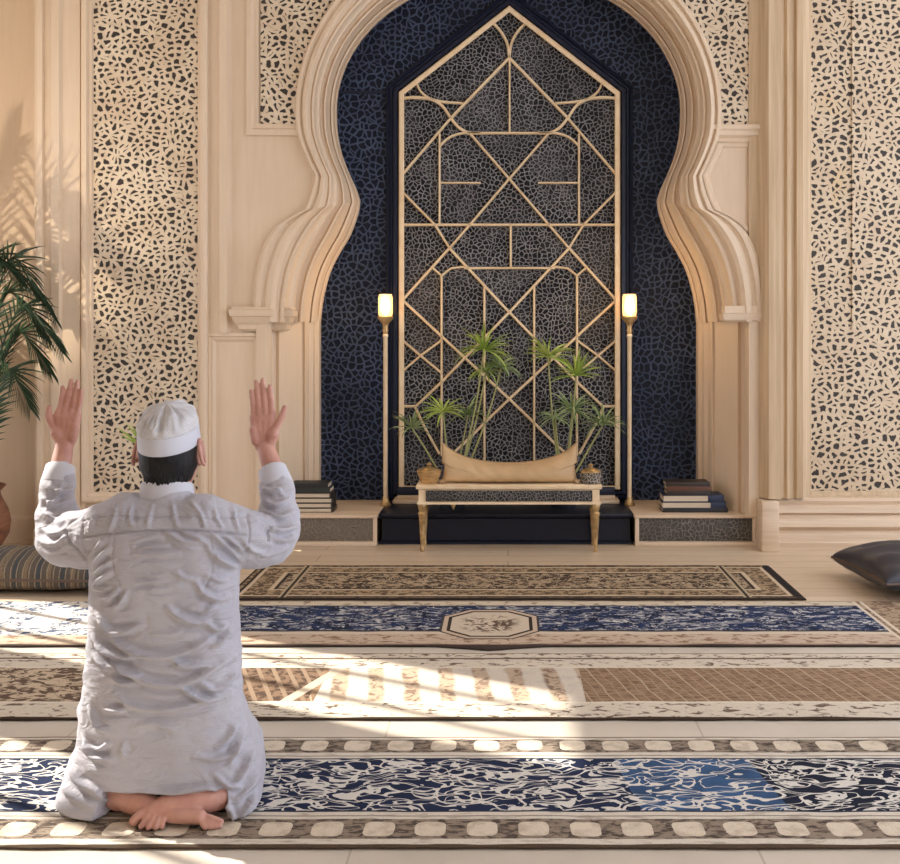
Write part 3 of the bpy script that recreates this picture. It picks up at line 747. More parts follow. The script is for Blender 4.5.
# ------------------------------------------------------------------ rugs
def rug(label, X0, X1, Y0, Y1, material, th=.0095, front=None, seed=0, nx=260):
    """long rug lying along X; slightly wavy edges with a rolled rim"""
    cx, cy = (X0+X1)/2, (Y0+Y1)/2; b = BM(); rings = []; n = 20
    for i in range(nx+1):
        x = X0+(X1-X0)*i/nx
        f = Y0 + .005*mnoise.noise(Vector((x*3, seed, 0))) + .003*mnoise.noise(Vector((x*11, seed, 2))); k = Y1 + .004*mnoise.noise(Vector((x*3, seed, 7)))
        if front: f += front(x)
        zt = th + .0015*mnoise.noise(Vector((x*6, seed, 5)))
        ring = [(f+.004, 0.0005), (f-.0, zt*.25), (f-.001, zt*.7), (f+.005, zt*1.15), (f+.014, zt*1.2), (f+.024, zt)]
        for j in range(1, n): 
            y = f+.024+(k-f-.038)*j/n; ring.append((y, zt+.0012*mnoise.noise(Vector((x*9, y*9, seed)))))
        ring += [(k-.014, zt), (k-.005, zt*1.05), (k, zt*.5), (k-.003, 0.0005)]
        if i in (0, nx): ring = [(y, min(z, zt*.75)) for y, z in ring]
        rings.append([Vector((x, y, z)) for y, z in ring])
    loops(b, rings)
    o = obj('rug', b, material, None, (cx, cy, 0), angle=60); tag(o, label, 'rug'); return o
def rug_base(name):
    m = Mat(name, rough=.95, spec=.15); c = m.co(); x, y, z = m.sep(c)
    return m, c, x, y
TAN, CRM, BRN, DK, NVY, WHT = (.36, .25, .155), (.62, .53, .41), (.17, .105, .062), (.04, .028, .022), (.018, .035, .10), (.72, .68, .62)
def worn(m, c, col, amt=.5, sc=30, dark=(.10, .075, .05), st=(1, 1, 1)):
    return m.mix(m.noise(m.vmul(c, st), sc, 4, .65).sm(.5, .68)*amt, col, dark)
def finish(m, c, col):
    m.color(m.mix(m.noise(c, 220, 2).sm(.35, .75)*.16, col, (.03, .025, .02))).bump(m.noise(c, 320, 2) + m.noise(m.vmul(c, (1, 1, 1)), 30, 3)*.6, .35, .004)
    return m.mat
# rug A: brown, under the alcove; half size 1.245 x .34
m, c, x, y = rug_base('brown_rug_pile'); hx, hy = 1.245, .34
ax, ay = x.abs(), y.abs(); ed = (hx-ax).min((hy-ay))        # distance from the rim
fld = m.mix(m.noise(m.vmul(c, (1, 1.3, 1)), 22, 3, .6, 1.2).sm(.50, .54), (.055, .036, .026), (.42, .31, .20))
fld = m.mix(m.noise(c, 13, 3, .6, 1.5).band(.47, .50), fld, (.55, .44, .30))
bd = m.mix(m.noise(c, 34, 3, .6, .8).sm(.47, .53), (.40, .29, .18), (.12, .08, .05))
col = m.mix(ed > .17, bd, fld)
col = m.mix(ed.band(.155, .175), col, (.60, .48, .33)); col = m.mix(ed.band(.175, .19), col, DK)
col = m.mix(ed.band(.045, .062), col, (.62, .50, .36)); col = m.mix(ed.band(.03, .045), col, DK)
q = (hx-ax); col = m.mix(q.band(.25, .262), col, (.45, .36, .24)); col = m.mix(q.band(.225, .237), col, (.45, .36, .24)); col = m.mix(q.band(.237, .25), col, DK)
col = m.mix((q < .035)*(x > 0.0), col, (.02, .018, .022))
col = m.mix(ed < .014, col, DK)
rug('brown and black patterned rug nearest the bench, beyond the navy medallion rug', -1.215, 1.275, 4.70, 5.38, finish(m, c, col), seed=1)
# rug B: navy with medallion
m, c, x, y = rug_base('navy_medallion_pile'); hx, hy = 2.12, .33       # centre at X=-.12
xm = x - .05; ax, ay = x.abs(), y.abs(); dx = (2.12-ax)
fl = m.mix(m.noise(m.vmul(c, (1, 2.6, 1)), 11, 3, .6, 1.6).sm(.55, .61), NVY, (.50, .50, .50))
fl = m.mix(m.noise(m.vmul(c, (1, 2.2, 1)), 6, 3, .6, 1.2).band(.485, .51), fl, (.62, .60, .56))
fl = m.mix((m.noise(c, 18, 3, .6, 1.).sm(.55, .6)), fl, (.012, .018, .045))
tanb = m.mix(m.noise(m.vmul(c, (1, 2, 1)), 20, 3, .6, .6).sm(.52, .6), (.58, .45, .34), (.28, .18, .12))
endp = m.mix(m.noise(c, 24, 3, .6, 1.).sm(.5, .56), (.74, .68, .60), (.10, .13, .20))
col = m.mix((y > -.13)*(y < .235), m.mix(y > 0.0, tanb, m.mix(m.noise(c, 24, 3).sm(.55, .65), (.66, .57, .44), (.34, .26, .19))), fl)
col = m.mix((y.band(.235, .25)).max(y.band(-.15, -.13)), col, (.05, .045, .05)); col = m.mix(y.band(-.185, -.15), col, (.66, .56, .44))
col = m.mix(y.band(-.26, -.19), col, tanb)
left = x < -1.44; right = x > 1.585
col = m.mix(right*(y > -.26), col, m.mix(m.noise(c, 26, 3, .6, .8).sm(.45, .55), (.42, .31, .21), (.20, .13, .09)))
for a in (1.57, 1.60): col = m.mix(x.band(a, a+.014), col, (.70, .60, .47))
lp = m.mix(((x+1.44+1.0).mod(.21)).band(.04, .15)*y.band(-.1, .2), endp, (.80, .75, .68))
col = m.mix(left*(y > -.2), col, lp)
# medallion: a stretched hexagon
yy_ = (y+.035).abs()
med = (xm.abs()*1.12).max(yy_*.98).max((xm.abs()+yy_)*.70)
mf = m.mix(m.noise(c, 22, 4, .6, 1.3).sm(.5, .55)*(1.0-med.sm(.08, .15)), (.64, .54, .42), (.13, .08, .055))
col = m.mix(med < .215, col, (.60, .47, .35)); col = m.mix(med.band(.17, .185), col, DK); col = m.mix(med < .17, col, mf); col = m.mix(med.band(.205, .215), col, (.06, .05, .05))
col = m.mix((ay > .318), col, (.36, .26, .19)); col = m.mix((y < -.3265), col, (.06, .042, .035))
def bulge(X): return -.05*max(0, 1-abs(X+.07)/.22)**1.2 if abs(X+.07) < .22 else 0
rug('navy rug with cream hexagon medallion, second from the bench', -2.24, 2.0, 4.0, 4.66, finish(m, c, col), front=bulge, seed=2)
# rug C: brown ribbed
m, c, x, y = rug_base('brown_ribbed_pile'); hy = .33
ay = y.abs(); s = x + y*.22 + m.noise(c, 5, 2)*.03
ribs = (s/.072).mod(1.0)
rb = m.mix(m.noise(m.vmul(c, (1, 3, 1)), 30, 4, .65).sm(.4, .65), (.36, .24, .15), (.19, .115, .068))
rb = m.mix(ribs.band(.0, .07), rb, (.50, .39, .28)); rb = m.mix(ribs.band(.5, .55), rb, (.40, .30, .21))
r2 = ((x + y*.1 + m.noise(c, 6, 2)*.03)/.115).mod(1.0)
pale = m.mix(r2.sm(.30, .42)*(1.0-r2.sm(.86, .98))*.75, m.mix(m.noise(c, 26, 4, .6, .8).sm(.5, .6), (.52, .40, .29), (.26, .18, .13)), (.72, .66, .57))  # the rug's own stripes, with the sun's blanching painted into their colour
flo = m.mix(m.noise(m.vmul(c, (1, 1.5, 1)), 20, 4, .6, 1.2).sm(.48, .54), (.58, .46, .33), (.13, .085, .06))
dbl = m.mix(((x+y*.35)/.05).mod(1.0).band(.0, .3), m.mix(m.noise(c, 40, 3).sm(.45, .6), (.22, .14, .09), (.08, .05, .036)), (.30, .215, .145))
X_ = x - .2          # world X with the rug centred at X=-.2
col = m.mix(x.band(-.40, .44), rb, pale); col = m.mix(x.band(-.95, -.42), col, dbl); col = m.mix(x < -.95, col, flo)
for a in (-.95, -.42): col = m.mix((x-y*.35).band(a-.02, a+.02), col, (.62, .52, .40))
bcr = m.mix(m.noise(m.vmul(c, (1, 2, 1)), 20, 4, .6, .8).sm(.54, .62), (.68, .60, .49), (.16, .11, .08))
col = m.mix((y > .16).max(y < -.19), col, bcr); col = m.mix((y.band(-.20, -.185).max(y.band(.155, .17))), col, (.74, .66, .54)); col = m.mix(y.band(.255, .27), col, (.15, .1, .07))
col = m.mix(y < -.3255, col, (.06, .04, .028)); col = m.mix(y > .318, col, (.35, .26, .19))
rug('brown ribbed rug with cream borders, third from the bench', -2.5, 2.1, 3.24, 3.90, finish(m, c, col), seed=3)
# rug D: navy arabesque with rows of pale squares, under the man
m, c, x, y = rug_base('navy_arabesque_pile')
ay = y.abs()
w1 = m.vadd(c, m.noise(c, 7, 2, out=1), .07)
g = m.vmul(w1, (.95, 2.0, 1))
n1, n2 = m.noise(g, 8.5, 1.5, .5, 1.0), m.noise(m.vadd(g, (5.2, 1.3, 0)), 11, 1.0, .5, .8)
n3 = m.vor(g, 9, 'SMOOTH_F1', 1.)
lines = (n1.band(.478, .522)).max(n2.band(.482, .518)).max(n3.band(.30, .345)).max((n1 > .655)*(n2 > .45))
blue = m.mix((x+y*.12).band(.30, .655), m.mix((x+y*.12) > .655, (.016, .028, .075), (.010, .014, .032)), (.05, .12, .26))  # navy field, with a lens haze painted in as the lighter blue band
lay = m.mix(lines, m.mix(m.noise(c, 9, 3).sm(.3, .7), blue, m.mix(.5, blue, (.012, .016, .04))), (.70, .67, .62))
cell = (x/.118).mod(1.0) - .5
def spots(yc, hh):
    d = (cell.abs()/.30).pw(4.0) + (((y-yc).abs())/hh).pw(4.0) + (m.noise(c, 24, 3)-.5)*.9
    bd = m.mix(m.noise(m.vmul(c, (1, 2, 1)), 34, 4, .6, .6).sm(.45, .6), (.30, .24, .185), (.085, .065, .055))
    return m.mix(d < 1.0, bd, m.mix(m.noise(c, 30, 3).sm(.4, .7), (.72, .63, .51), (.56, .47, .37)))
cr = m.mix(m.noise(m.vmul(c, (1, 4, 1)), 14, 4, .6).sm(.52, .65)*.6, (.70, .64, .55), (.30, .25, .2))
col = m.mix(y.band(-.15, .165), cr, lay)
col = m.mix(y.band(.165, .172).max(y.band(-.158, -.15)), col, (.03, .035, .06)); col = m.mix(y.band(-.182, -.177).max(y.band(.186, .191)), col, (.28, .22, .18))
col = m.mix(y.band(.212, .306), col, spots(.262, .036)); col = m.mix(y.band(-.296, -.196), col, spots(-.247, .036))
col = m.mix(y < -.325, col, (.10, .07, .05)); col = m.mix(y > .318, col, (.30, .23, .17))
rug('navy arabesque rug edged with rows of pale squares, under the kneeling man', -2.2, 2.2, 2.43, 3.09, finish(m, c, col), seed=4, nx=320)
# ================================================================== THE KNEELING MAN
m = MT['skin'] = Mat('skin', rough=.5, Subsurface_Weight=.12)
m.b.inputs['Subsurface Radius'].default_value = (.02, .008, .004)
c = m.co(); m.color(m.mix(m.noise(c, 18, 3).sm(.3, .7), (.58, .32, .26), (.47, .23, .185))).bump(m.noise(c, 240, 2), .12, .001)
m = MT['hair'] = Mat('black_hair', rough=.5, spec=.25)
c = m.co(); hn = m.noise(m.vmul(c, (60, 60, 5)), 4, 3); m.color(m.mix(hn.sm(.4, .7), (.004, .004, .005), (.016, .016, .018))).bump(hn, .5, .004)
m = MT['cloth'] = Mat('white_cotton', rough=.72, Sheen_Weight=.15)
c = m.co(); m.color(m.mix(m.noise(c, 5, 3).sm(.3, .7), (.475, .475, .54), (.41, .405, .465))).bump(m.noise(c, 420, 2)*.12+m.noise(m.vmul(c, (6, 6, 15)), 2.6, 4, .5, 1.6)*1.0, .55, .014)
m = MT['cuffm'] = Mat('white_starched_cotton', (.56, .575, .655), .65)
m = MT['capm'] = Mat('white_knit_cap', rough=.85)
c = m.co(); x, y, z = m.sep(c); cn = ((x*900).sin()*(z*900).sin()); m.color(m.mix(m.noise(c, 30, 3).sm(.35, .7), (.60, .60, .63), (.50, .50, .53))).bump(cn+m.noise(c, 60, 3)*2, .25, .002)
MT['eye'] = Mat('eye_white', (.8, .78, .75), .25); MT['thread'] = Mat('grey_seam_thread', (.16, .16, .19), .8)
MT['button'] = Mat('shirt_button', (.05, .05, .06), .35)

CX = -.845                                    # the man's middle
HY = 2.745                                    # head centre depth
root = None
# ---- body: one continuous skin -------------------------------------------------
bm = BM()
# skull, jaw, face
ellipsoid(bm, (CX, HY, .882), (.066, .091, .080), 32)
ellipsoid(bm, (CX, HY+.022, .815), (.062, .072, .078), 28)
ellipsoid(bm, (CX, HY+.058, .772), (.036, .036, .026), 20)          # chin
ellipsoid(bm, (CX, HY+.083, .868), (.05, .016, .016), 20)           # brow
tube(bm, [(CX, HY+.092, .862), (CX, HY+.104, .84), (CX, HY+.112, .824)], [.008, .0105, .0125], 12, round_ends=True)   # nose
for s in (-1, 1):
    ellipsoid(bm, (CX+s*.009, HY+.101, .822), (.008, .010, .007), 12)
    ellipsoid(bm, (CX+s*.036, HY+.07, .825), (.022, .020, .02), 16)  # cheek
    ellipsoid(bm, (CX+s*.031, HY+.082, .852), (.0135, .011, .008), 14)  # lids
    # ear: helix ring with lobe and a dished middle
    e = Vector((CX+s*.0718, HY+.004, .843))
    ring = [e+Vector((s*(.010-.006*math.sin(a)), -.006+.016*math.cos(a), .031*math.sin(a)+.002)) for a in [2*math.pi*k/16*.86-.9 for k in range(17)]]
    tube(bm, ring, .0052, 8, round_ends=True)
    ellipsoid(bm, e+Vector((-s*.001, 0, 0)), (.009, .015, .027), 16)
    ellipsoid(bm, e+Vector((s*.001, .006, -.026)), (.006, .008, .009), 12)
tube(bm, [(CX-.022, HY+.088, .795), (CX, HY+.097, .797), (CX+.022, HY+.088, .795)], [.004, .0065, .004], 10, round_ends=True)
tube(bm, [(CX-.020, HY+.087, .787), (CX, HY+.096, .786), (CX+.020, HY+.087, .787)], [.004, .0075, .004], 10, round_ends=True)
tube(bm, [(CX, HY-.022, .66), (CX, HY-.012, .74), (CX, HY+.0, .83)], [.062, .054, .052], 20, round_ends=True)      # neck
# trunk
def ring_(cx, cy, z, a, b, n=40, e=2.0):
    R = []
    for k in range(n):
        t = 2*math.pi*k/n; c_, s_ = math.cos(t), math.sin(t)
        R.append(Vector((cx+a*abs(c_)**(2/e)*(1 if c_ >= 0 else -1), cy+b*abs(s_)**(2/e)*(1 if s_ >= 0 else -1), z)))
    return R
loops(bm, [ring_(CX, 2.72, .735, .05, .05), ring_(CX, 2.72, .71, .11, .07), ring_(CX, 2.715, .66, .155, .09), ring_(CX, 2.71, .55, .155, .10), ring_(CX, 2.70, .42, .145, .095), ring_(CX, 2.70, .28, .15, .105), ring_(CX, 2.70, .19, .155, .11), ring_(CX, 2.72, .13, .13, .09)])
# arms
ARM = {-1: [(-.93, 2.70, .665), (-1.03, 2.73, .635), (-1.12, 2.785, .62), (-1.148, 2.81, .645), (-1.162, 2.835, .70), (-1.172, 2.87, .765), (-1.174, 2.912, .845)],
       1: [(-.755, 2.70, .665), (-.672, 2.73, .635), (-.606, 2.785, .62), (-.590, 2.81, .645), (-.592, 2.835, .70), (-.607, 2.87, .76), (-.640, 2.912, .8375)]}
for s, a in ARM.items(): tube(bm, a, [.052, .048, .04, .038, .036, .029, .023], 16, smooth=5, round_ends=True)
# hands
def hand(o, s, lean, fingers, thumb, kn, wr, tilt=.17, w=1.0):
    """o wrist; s = thumb side (+1 towards +x); local (l, u, n): l thumb-ward, u up, n palm side (towards the viewer)"""
    K = w; U = Vector((0, math.sin(tilt), math.cos(tilt))); L = Vector((s, 0, 0)); N = Vector((0, -math.cos(tilt), math.sin(tilt)))
    def q(l, u, n=0.): return Vector(o)+(L*l+U*u+N*n)*K
    # palm : metacarpal tubes and pads
    for l, u in kn:
        tube(bm, [q(l*.42+lean*.2, .004), q(l*.78, u*.5, .001), q(l, u, .001)], [.0135, .0135, .0118], 14, round_ends=True)
    ellipsoid(bm, q(sum(k[0] for k in kn)/4, .058, .002), (.033, .009, .042), 20)
    # thumb pad and heel pad
    tube(bm, [q(.012, .014, .006), q((thumb[0][0]+.012)*.6, .038, .011), q(*thumb[0], .009)], [.013, .0165, .0125], 14, round_ends=True)
    tube(bm, [q(kn[3][0]*.75, .02, .006), q(kn[3][0]*.95, .055, .008)], [.0125, .0115], 14, round_ends=True)
    tube(bm, [q(kn[0][0]+.001, kn[0][1]-.012, .006), q(kn[3][0]+.004, kn[3][1]-.008, .006)], [.0085, .0085], 12, round_ends=True)
    for (l, u), (tl, tu, r) in zip(kn, fingers):
        d = (tl-l, tu-u)
        def f(t, n): return q(l+d[0]*t, u+d[1]*t, n)
        tube(bm, [f(-.1, .002), f(.18, .002), f(.40, .0), f(.47, .001), f(.68, .003), f(.76, .0045), f(1.0, .010)], [r*1.1*K, r*1.1*K, r*1.04*K, r*1.06*K, r*.99*K, r*.99*K, r*.80*K], 14, round_ends=True)
    tube(bm, [q(thumb[0][0], thumb[0][1], .009), q(thumb[1][0], thumb[1][1], .008), q(thumb[2][0], thumb[2][1], .010), q(thumb[3][0], thumb[3][1], .013)], [.0125*K, .0105*K, .0108*K, .0075*K], 14, smooth=3, round_ends=True)
    tube(bm, [q(0, -.015), q(0, .0), q(0, .02)], [.0205, .0205, .0195], 16, round_ends=True, flat=((0, 1, 0), .72))
# left hand : fingers index, middle, ring, little (tip l, u, radius); thumb on the outer (left) side
hand((-1.174, 2.912, .845), -1, 0, [(.014, .178, .0086), (-.0105, .200, .0090), (-.031, .196, .0086), (-.0445, .170, .0074)],
     [(.028, .045), (.042, .066), (.0505, .090), (.050, .116)], [(.024, .100), (.004, .106), (-.0155, .102), (-.033, .092)], 0, w=.865)
hand((-.640, 2.912, .8375), 1, -.01, [(.006, .186, .0086), (-.0165, .205, .0090), (-.0365, .199, .0086), (-.0505, .172, .0074)],
     [(.024, .052), (.036, .074), (.046, .096), (.054, .122)], [(.013, .106), (-.006, .110), (-.024, .104), (-.0405, .093)], 0, w=.885)
# folded legs inside the robe: thigh, shin, crossed feet
for s in (-1, 1):
    tube(bm, [(CX+s*.075, 2.70, .17), (CX-.01+s*.08, 2.84, .15), (CX-.02+s*.085, 2.97, .09)], [.085, .075, .058], 18, smooth=4, round_ends=True)
# right foot lies over the left, toes to the left
R_ = [(CX+.065, 2.97, .08), (CX+.125, 2.78, .072), (PX(226, 2.64), 2.65, .055), (PX(219, 2.58), 2.595, .050), (PX(198, 2.56), 2.565, .052), (PX(172, 2.545), 2.55, .048), (PX(154, 2.535), 2.537, .040)]
tube(bm, R_, [.055, .05, .034, .031, .030, .030, .024], 18, smooth=5, round_ends=True)
ellipsoid(bm, (PX(224, 2.62), 2.63, .050), (.036, .03, .032), 18)
for k, (a, b_, yy, r) in enumerate(((134, 821, 2.522, .0135), (141.5, 828, 2.505, .0088), (148.5, 832, 2.50, .0082), (155.5, 833, 2.50, .008), (162, 831.5, 2.505, .0080))):
    base = Vector((PX(152+k*3.8, 2.535), 2.537-.003*k, .046-.003*k)); tip = P(a, b_, yy); tip.z = max(tip.z, r*.6+.014)
    mid = base.lerp(tip, .55)+Vector((0, -.004, .005)); tube(bm, [base, mid, tip], [r*1.0, r*.82, r*.88], 12, round_ends=True)
L_ = [(CX-.105, 2.97, .08), (CX-.115, 2.80, .072), (PX(104, 2.64), 2.65, .056), (PX(122, 2.60), 2.60, .052), (PX(142, 2.57), 2.565, .046), (PX(170, 2.53), 2.532, .036), (PX(199, 2.52), 2.522, .033)]
tube(bm, L_, [.055, .05, .036, .034, .03, .0205, .0175], 18, smooth=5, round_ends=True)
ellipsoid(bm, (PX(118, 2.59), 2.60, .046), (.036, .032, .032), 18)
for k, (a, b_) in enumerate(((221, 821.5), (219.5, 826), (216, 829.5), (211, 832), (205, 833.5))):
    base = Vector((PX(198, 2.53), 2.528, .035-.002*k)); tip = P(a, b_, 2.515-.003*k); tip.z = max(tip.z, .018)
    tube(bm, [base, base.lerp(tip, .6)+Vector((0, -.003, .004)), tip], [.009, .0068, .0072], 12, round_ends=True)
bm = remesh(bm, .0027, 3)
for v in bm.verts: v.co.z = max(v.co.z, .0125)
root = obj('person', bm, mat('skin'), None, (CX, 2.75, .0), angle=180)
tag(root, 'person in a white robe and cap kneeling barefoot on a rug, both palms raised', 'person')
for s in (-1, 1):
    b = BM(); ellipsoid(b, (CX+s*.031, HY+.086, .851), (.010, .009, .0055), 16); ey = obj('eye', b, mat('eye'), root)
    b = BM(); ellipsoid(b, (CX+s*.031, HY+.0925, .8505), (.0046, .003, .0046), 14); obj('iris', b, mat('hair'), ey)
    b = BM(); tube(b, [(CX+s*.016, HY+.098, .8655), (CX+s*.031, HY+.0965, .8695), (CX+s*.047, HY+.085, .866)], [.0028, .0034, .0018], 8, smooth=4, round_ends=True); obj('eyebrow', b, mat('hair'), root)
# ---- hair ---------------------------------------------------------------------
bm = BM()
def hring(z, a, br, bf, jag=0, n=72):
    R = []
    for k in range(n):
        t = 2*math.pi*k/n; c_, s_ = math.cos(t), math.sin(t)
        g = 1+.018*mnoise.noise(Vector((c_*7, s_*7, z*5)))
        j = jag*max(0, mnoise.noise(Vector((c_*9, s_*9, 4.4)))+.15) if s_ < 0 else 0
        R.append(Vector((CX+a*c_*g, HY+(br if s_ < 0 else bf)*s_*g, z-j)))
    return R
loops(bm, [hring(.925, .052, .070, .03), hring(.90, .064, .088, .035), hring(.87, .0712, .099, .035), hring(.85, .0710, .099, .03), hring(.83, .0698, .096, .02), hring(.812, .0700, .090, .01), hring(.795, .0625, .083, .005, .004), hring(.782, .0575, .077, .0, .012), hring(.774, .053, .071, .0, .022), hring(.772, .045, .06, .0, .01)])
rnd = random.Random(5)
for k in range(26):
    a = math.pi*(1.22+.56*k/25)+rnd.uniform(-.03, .03); z = .786
    p = Vector((CX+.0575*math.cos(a), HY+.077*math.sin(a), z)); d = Vector((rnd.uniform(-.006, .006), -.003, -rnd.uniform(.008, .026)))
    tube(bm, [p+Vector((0, 0, .02)), p, p+d*.6, p+d], [.005, .005, .0035, .0008], 6)
obj('hair', bm, mat('hair'), root, angle=180)
# ---- cap ----------------------------------------------------------------------
tl = math.radians(13); Rt = Matrix.Rotation(tl, 3, 'X')
def cap_pt(x, y, z): return Vector((CX, HY, .8655)) + Rt @ Vector((x, y, z))
def cap_rings(prof, n=96, crum=0.0):
    rings = []
    for r, z, cr in prof:
        R = []
        for k in range(n):
            t = 2*math.pi*k/n; c_, s_ = math.cos(t), math.sin(t)
            d = cr*(mnoise.noise(Vector((c_*3.2, s_*3.2, z*34)))*.9+mnoise.noise(Vector((c_*8, s_*8, z*40+3)))*.5 - .55*abs(math.sin(t*4+1.0))**6)
            R.append(cap_pt(.0722*r*c_*(1+d*.5), .1015*r*s_*(1+d*.5), z+d*.035))
        rings.append(R)
    return rings
bm = BM(); loops(bm, cap_rings([(.97, .006, 0), (.985, 0.0, 0), (1.0, .001, 0), (1.012, .006, 0), (1.005, .022, 0), (.99, .041, 0), (.975, .0435, 0), (.95, .042, 0)]), (False, False)); cap_band = bm
bm = BM()
pr = [(.955, .035, 0), (.965, .043, .0), (.975, .047, .05), (.965, .054, .13), (.925, .063, .2), (.865, .072, .26), (.78, .081, .28), (.67, .089, .27), (.54, .0955, .24), (.40, .100, .20), (.25, .103, .12), (.12, .1045, .06), (.03, .105, .0)]
q = catmull(pr, 3); loops(bm, cap_rings([tuple(a) for a in q]), (False, True))
cap = obj('cap', bm, mat('capm'), root, angle=180); obj('cap_band', cap_band, mat('cuffm'), cap, angle=60)
# ---- robe : lofted, joined, then creased along the traced folds --------------------
rows = [  # py, left px, right px, silhouette depth, centre depth, half depth, squareness
 (490, 146, 190, 2.70, 2.720, .056, 2.0), (497, 138, 196, 2.70, 2.720, .064, 2.0), (502, 122, 212, 2.70, 2.718, .072, 2.1), (508, 108, 226, 2.70, 2.716, .084, 2.3), (516, 97, 238, 2.70, 2.716, .100, 2.5),
 (528, 93, 243, 2.70, 2.716, .114, 2.6), (545, 92, 243, 2.70, 2.716, .122, 2.6), (570, 92, 240, 2.70, 2.712, .127, 2.6), (600, 92, 239, 2.70, 2.708, .127, 2.6), (640, 89, 241, 2.69, 2.705, .126, 2.6),
 (680, 84, 242, 2.68, 2.705, .132, 2.6), (710, 77, 244, 2.66, 2.712, .146, 2.6), (735, 70, 249, 2.64, 2.73, .17, 2.7), (755, 64, 256, 2.63, 2.76, .205, 2.9), (775, 53, 262, 2.61, 2.79, .245, 3.1), (795, 46, 265, 2.60, 2.81, .275, 3.3), (806, 42, 266, 2.60, 2.815, .287, 3.4), (816, 40, 266, 2.60, 2.815, .292, 3.4)]
bm = BM(); rings = []
rq = catmull(rows, 3)
zs = []
for py, l, r, sy_, cy, b_, e in rq:
    z = max(.016, PZ(py, sy_)); x0, x1 = PX(l, sy_), PX(r, sy_); R = ring_((x0+x1)/2, cy, z, (x1-x0)/2, b_, 96, e)
    lap = 3.06-cy if z < .19 else (max(b_, (3.06-cy)*(1-(z-.19)/.16)+b_*(z-.19)/.16) if z < .35 else b_)
    for p in R:
        if p.y > cy: p.y = cy+(p.y-cy)*max(1, lap/b_)
    for p in R:
        if p.x > (x0+x1)/2 and p.y > sy_: p.x = (x0+x1)/2+(p.x-(x0+x1)/2)*max(.3, (PX(r, p.y)-(x0+x1)/2)/(x1-(x0+x1)/2))
    if z < .076:      # the hem lifts at the back to free the feet
        for p in R:
            k = (p.x-(-.801))/.145
            if p.y < cy and abs(k) < 1.0:
                g = max(0, 1-max(0, abs(k)-.82)/.18)*min(1, (.076-z)/.022); p.y += g*.15
            elif p.y < cy and p.x > -.66:  p.y -= .045*(1-z/.076)*max(0, 1-abs(p.x+.60)/.07)
    zs.append(z); rings.append(R)
keep = [rings[0]]; lz = zs[0]
for z, R in zip(zs[1:], rings[1:]):
    if z < lz-.003: keep.append(R); lz = z
loops(bm, keep)
SL = {s: (a[:-1]+[tuple(Vector(a[-2]).lerp(Vector(a[-1]), .12))]) for s, a in ARM.items()}
for s, a in SL.items():
    tube(bm, a, [.086, .076, .064, .057, .049, .041, .037], 28, smooth=6, round_ends=True)
bm = remesh(bm, .0036, 4)
# creases
FOLDS = []
def fo(ox, oy, k, pts, w=3.2, a=.0065): FOLDS.append(([(ox+x/k, oy+y/k) for x, y in pts], w*.92, a*(1.9 if a > 0 else 1.3)))
L5 = (60, 490, 4.09); L3 = (30, 600, 3.214)
for p, w_, a in [
 ([(160, 520), (200, 575), (260, 580), (330, 552)], 3.0, .010), ([(440, 480), (490, 520), (560, 542), (610, 535)], 3.0, .009), ([(595, 545), (640, 572), (680, 555)], 2.6, .009),
 ([(555, 380), (590, 425), (640, 447), (690, 435)], 3.0, .009), ([(270, 420), (250, 460), (215, 485)], 2.6, .007), ([(240, 405), (205, 440), (170, 440)], 2.6, .007),
 ([(205, 410), (150, 405), (130, 395)], 2.2, .006), ([(210, 330), (160, 370), (135, 400)], 2.6, .006), ([(215, 290), (170, 320), (130, 350)], 2.4, .006), ([(200, 235), (150, 290), (115, 330)], 2.6, .006), ([(180, 200), (135, 260), (105, 300)], 2.4, .005),
 ([(295, 215), (350, 200), (410, 190)], 2.6, .005), ([(300, 240), (360, 235), (440, 232)], 2.4, .005), ([(300, 262), (380, 262), (480, 262)], 2.6, .006), ([(430, 170), (500, 210), (570, 215)], 2.8, .007), ([(500, 175), (570, 200), (610, 225)], 2.4, .005), ([(440, 205), (500, 235), (550, 240)], 2.2, .004),
 ([(610, 245), (660, 290), (730, 320)], 3.0, .009), ([(620, 180), (680, 230), (740, 290)], 2.4, .006), ([(650, 175), (710, 215), (750, 250)], 2.2, .005), ([(600, 350), (640, 365), (680, 370)], 2.4, .005), ([(470, 340), (510, 360), (560, 365)], 2.4, .005),
 ([(300, 380), (370, 375), (440, 375)], 2.0, .003), ([(300, 410), (370, 408), (450, 405)], 2.0, .003), ([(300, 345), (370, 352), (430, 345)], 2.0, .003),
 ([(370, 585), (440, 590), (490, 580)], 2.4, .004), ([(160, 640), (230, 680), (305, 688)], 3.0, .009), ([(200, 600), (260, 650), (370, 680), (480, 672), (580, 630), (620, 605)], 3.2, .009), ([(450, 690), (500, 720), (570, 720), (630, 712)], 2.8, .009), ([(210, 705), (260, 740), (320, 755)], 2.6, .008), ([(640, 470), (600, 500), (570, 510)], 2.4, .005)]: fo(*L5, p, w_, a)
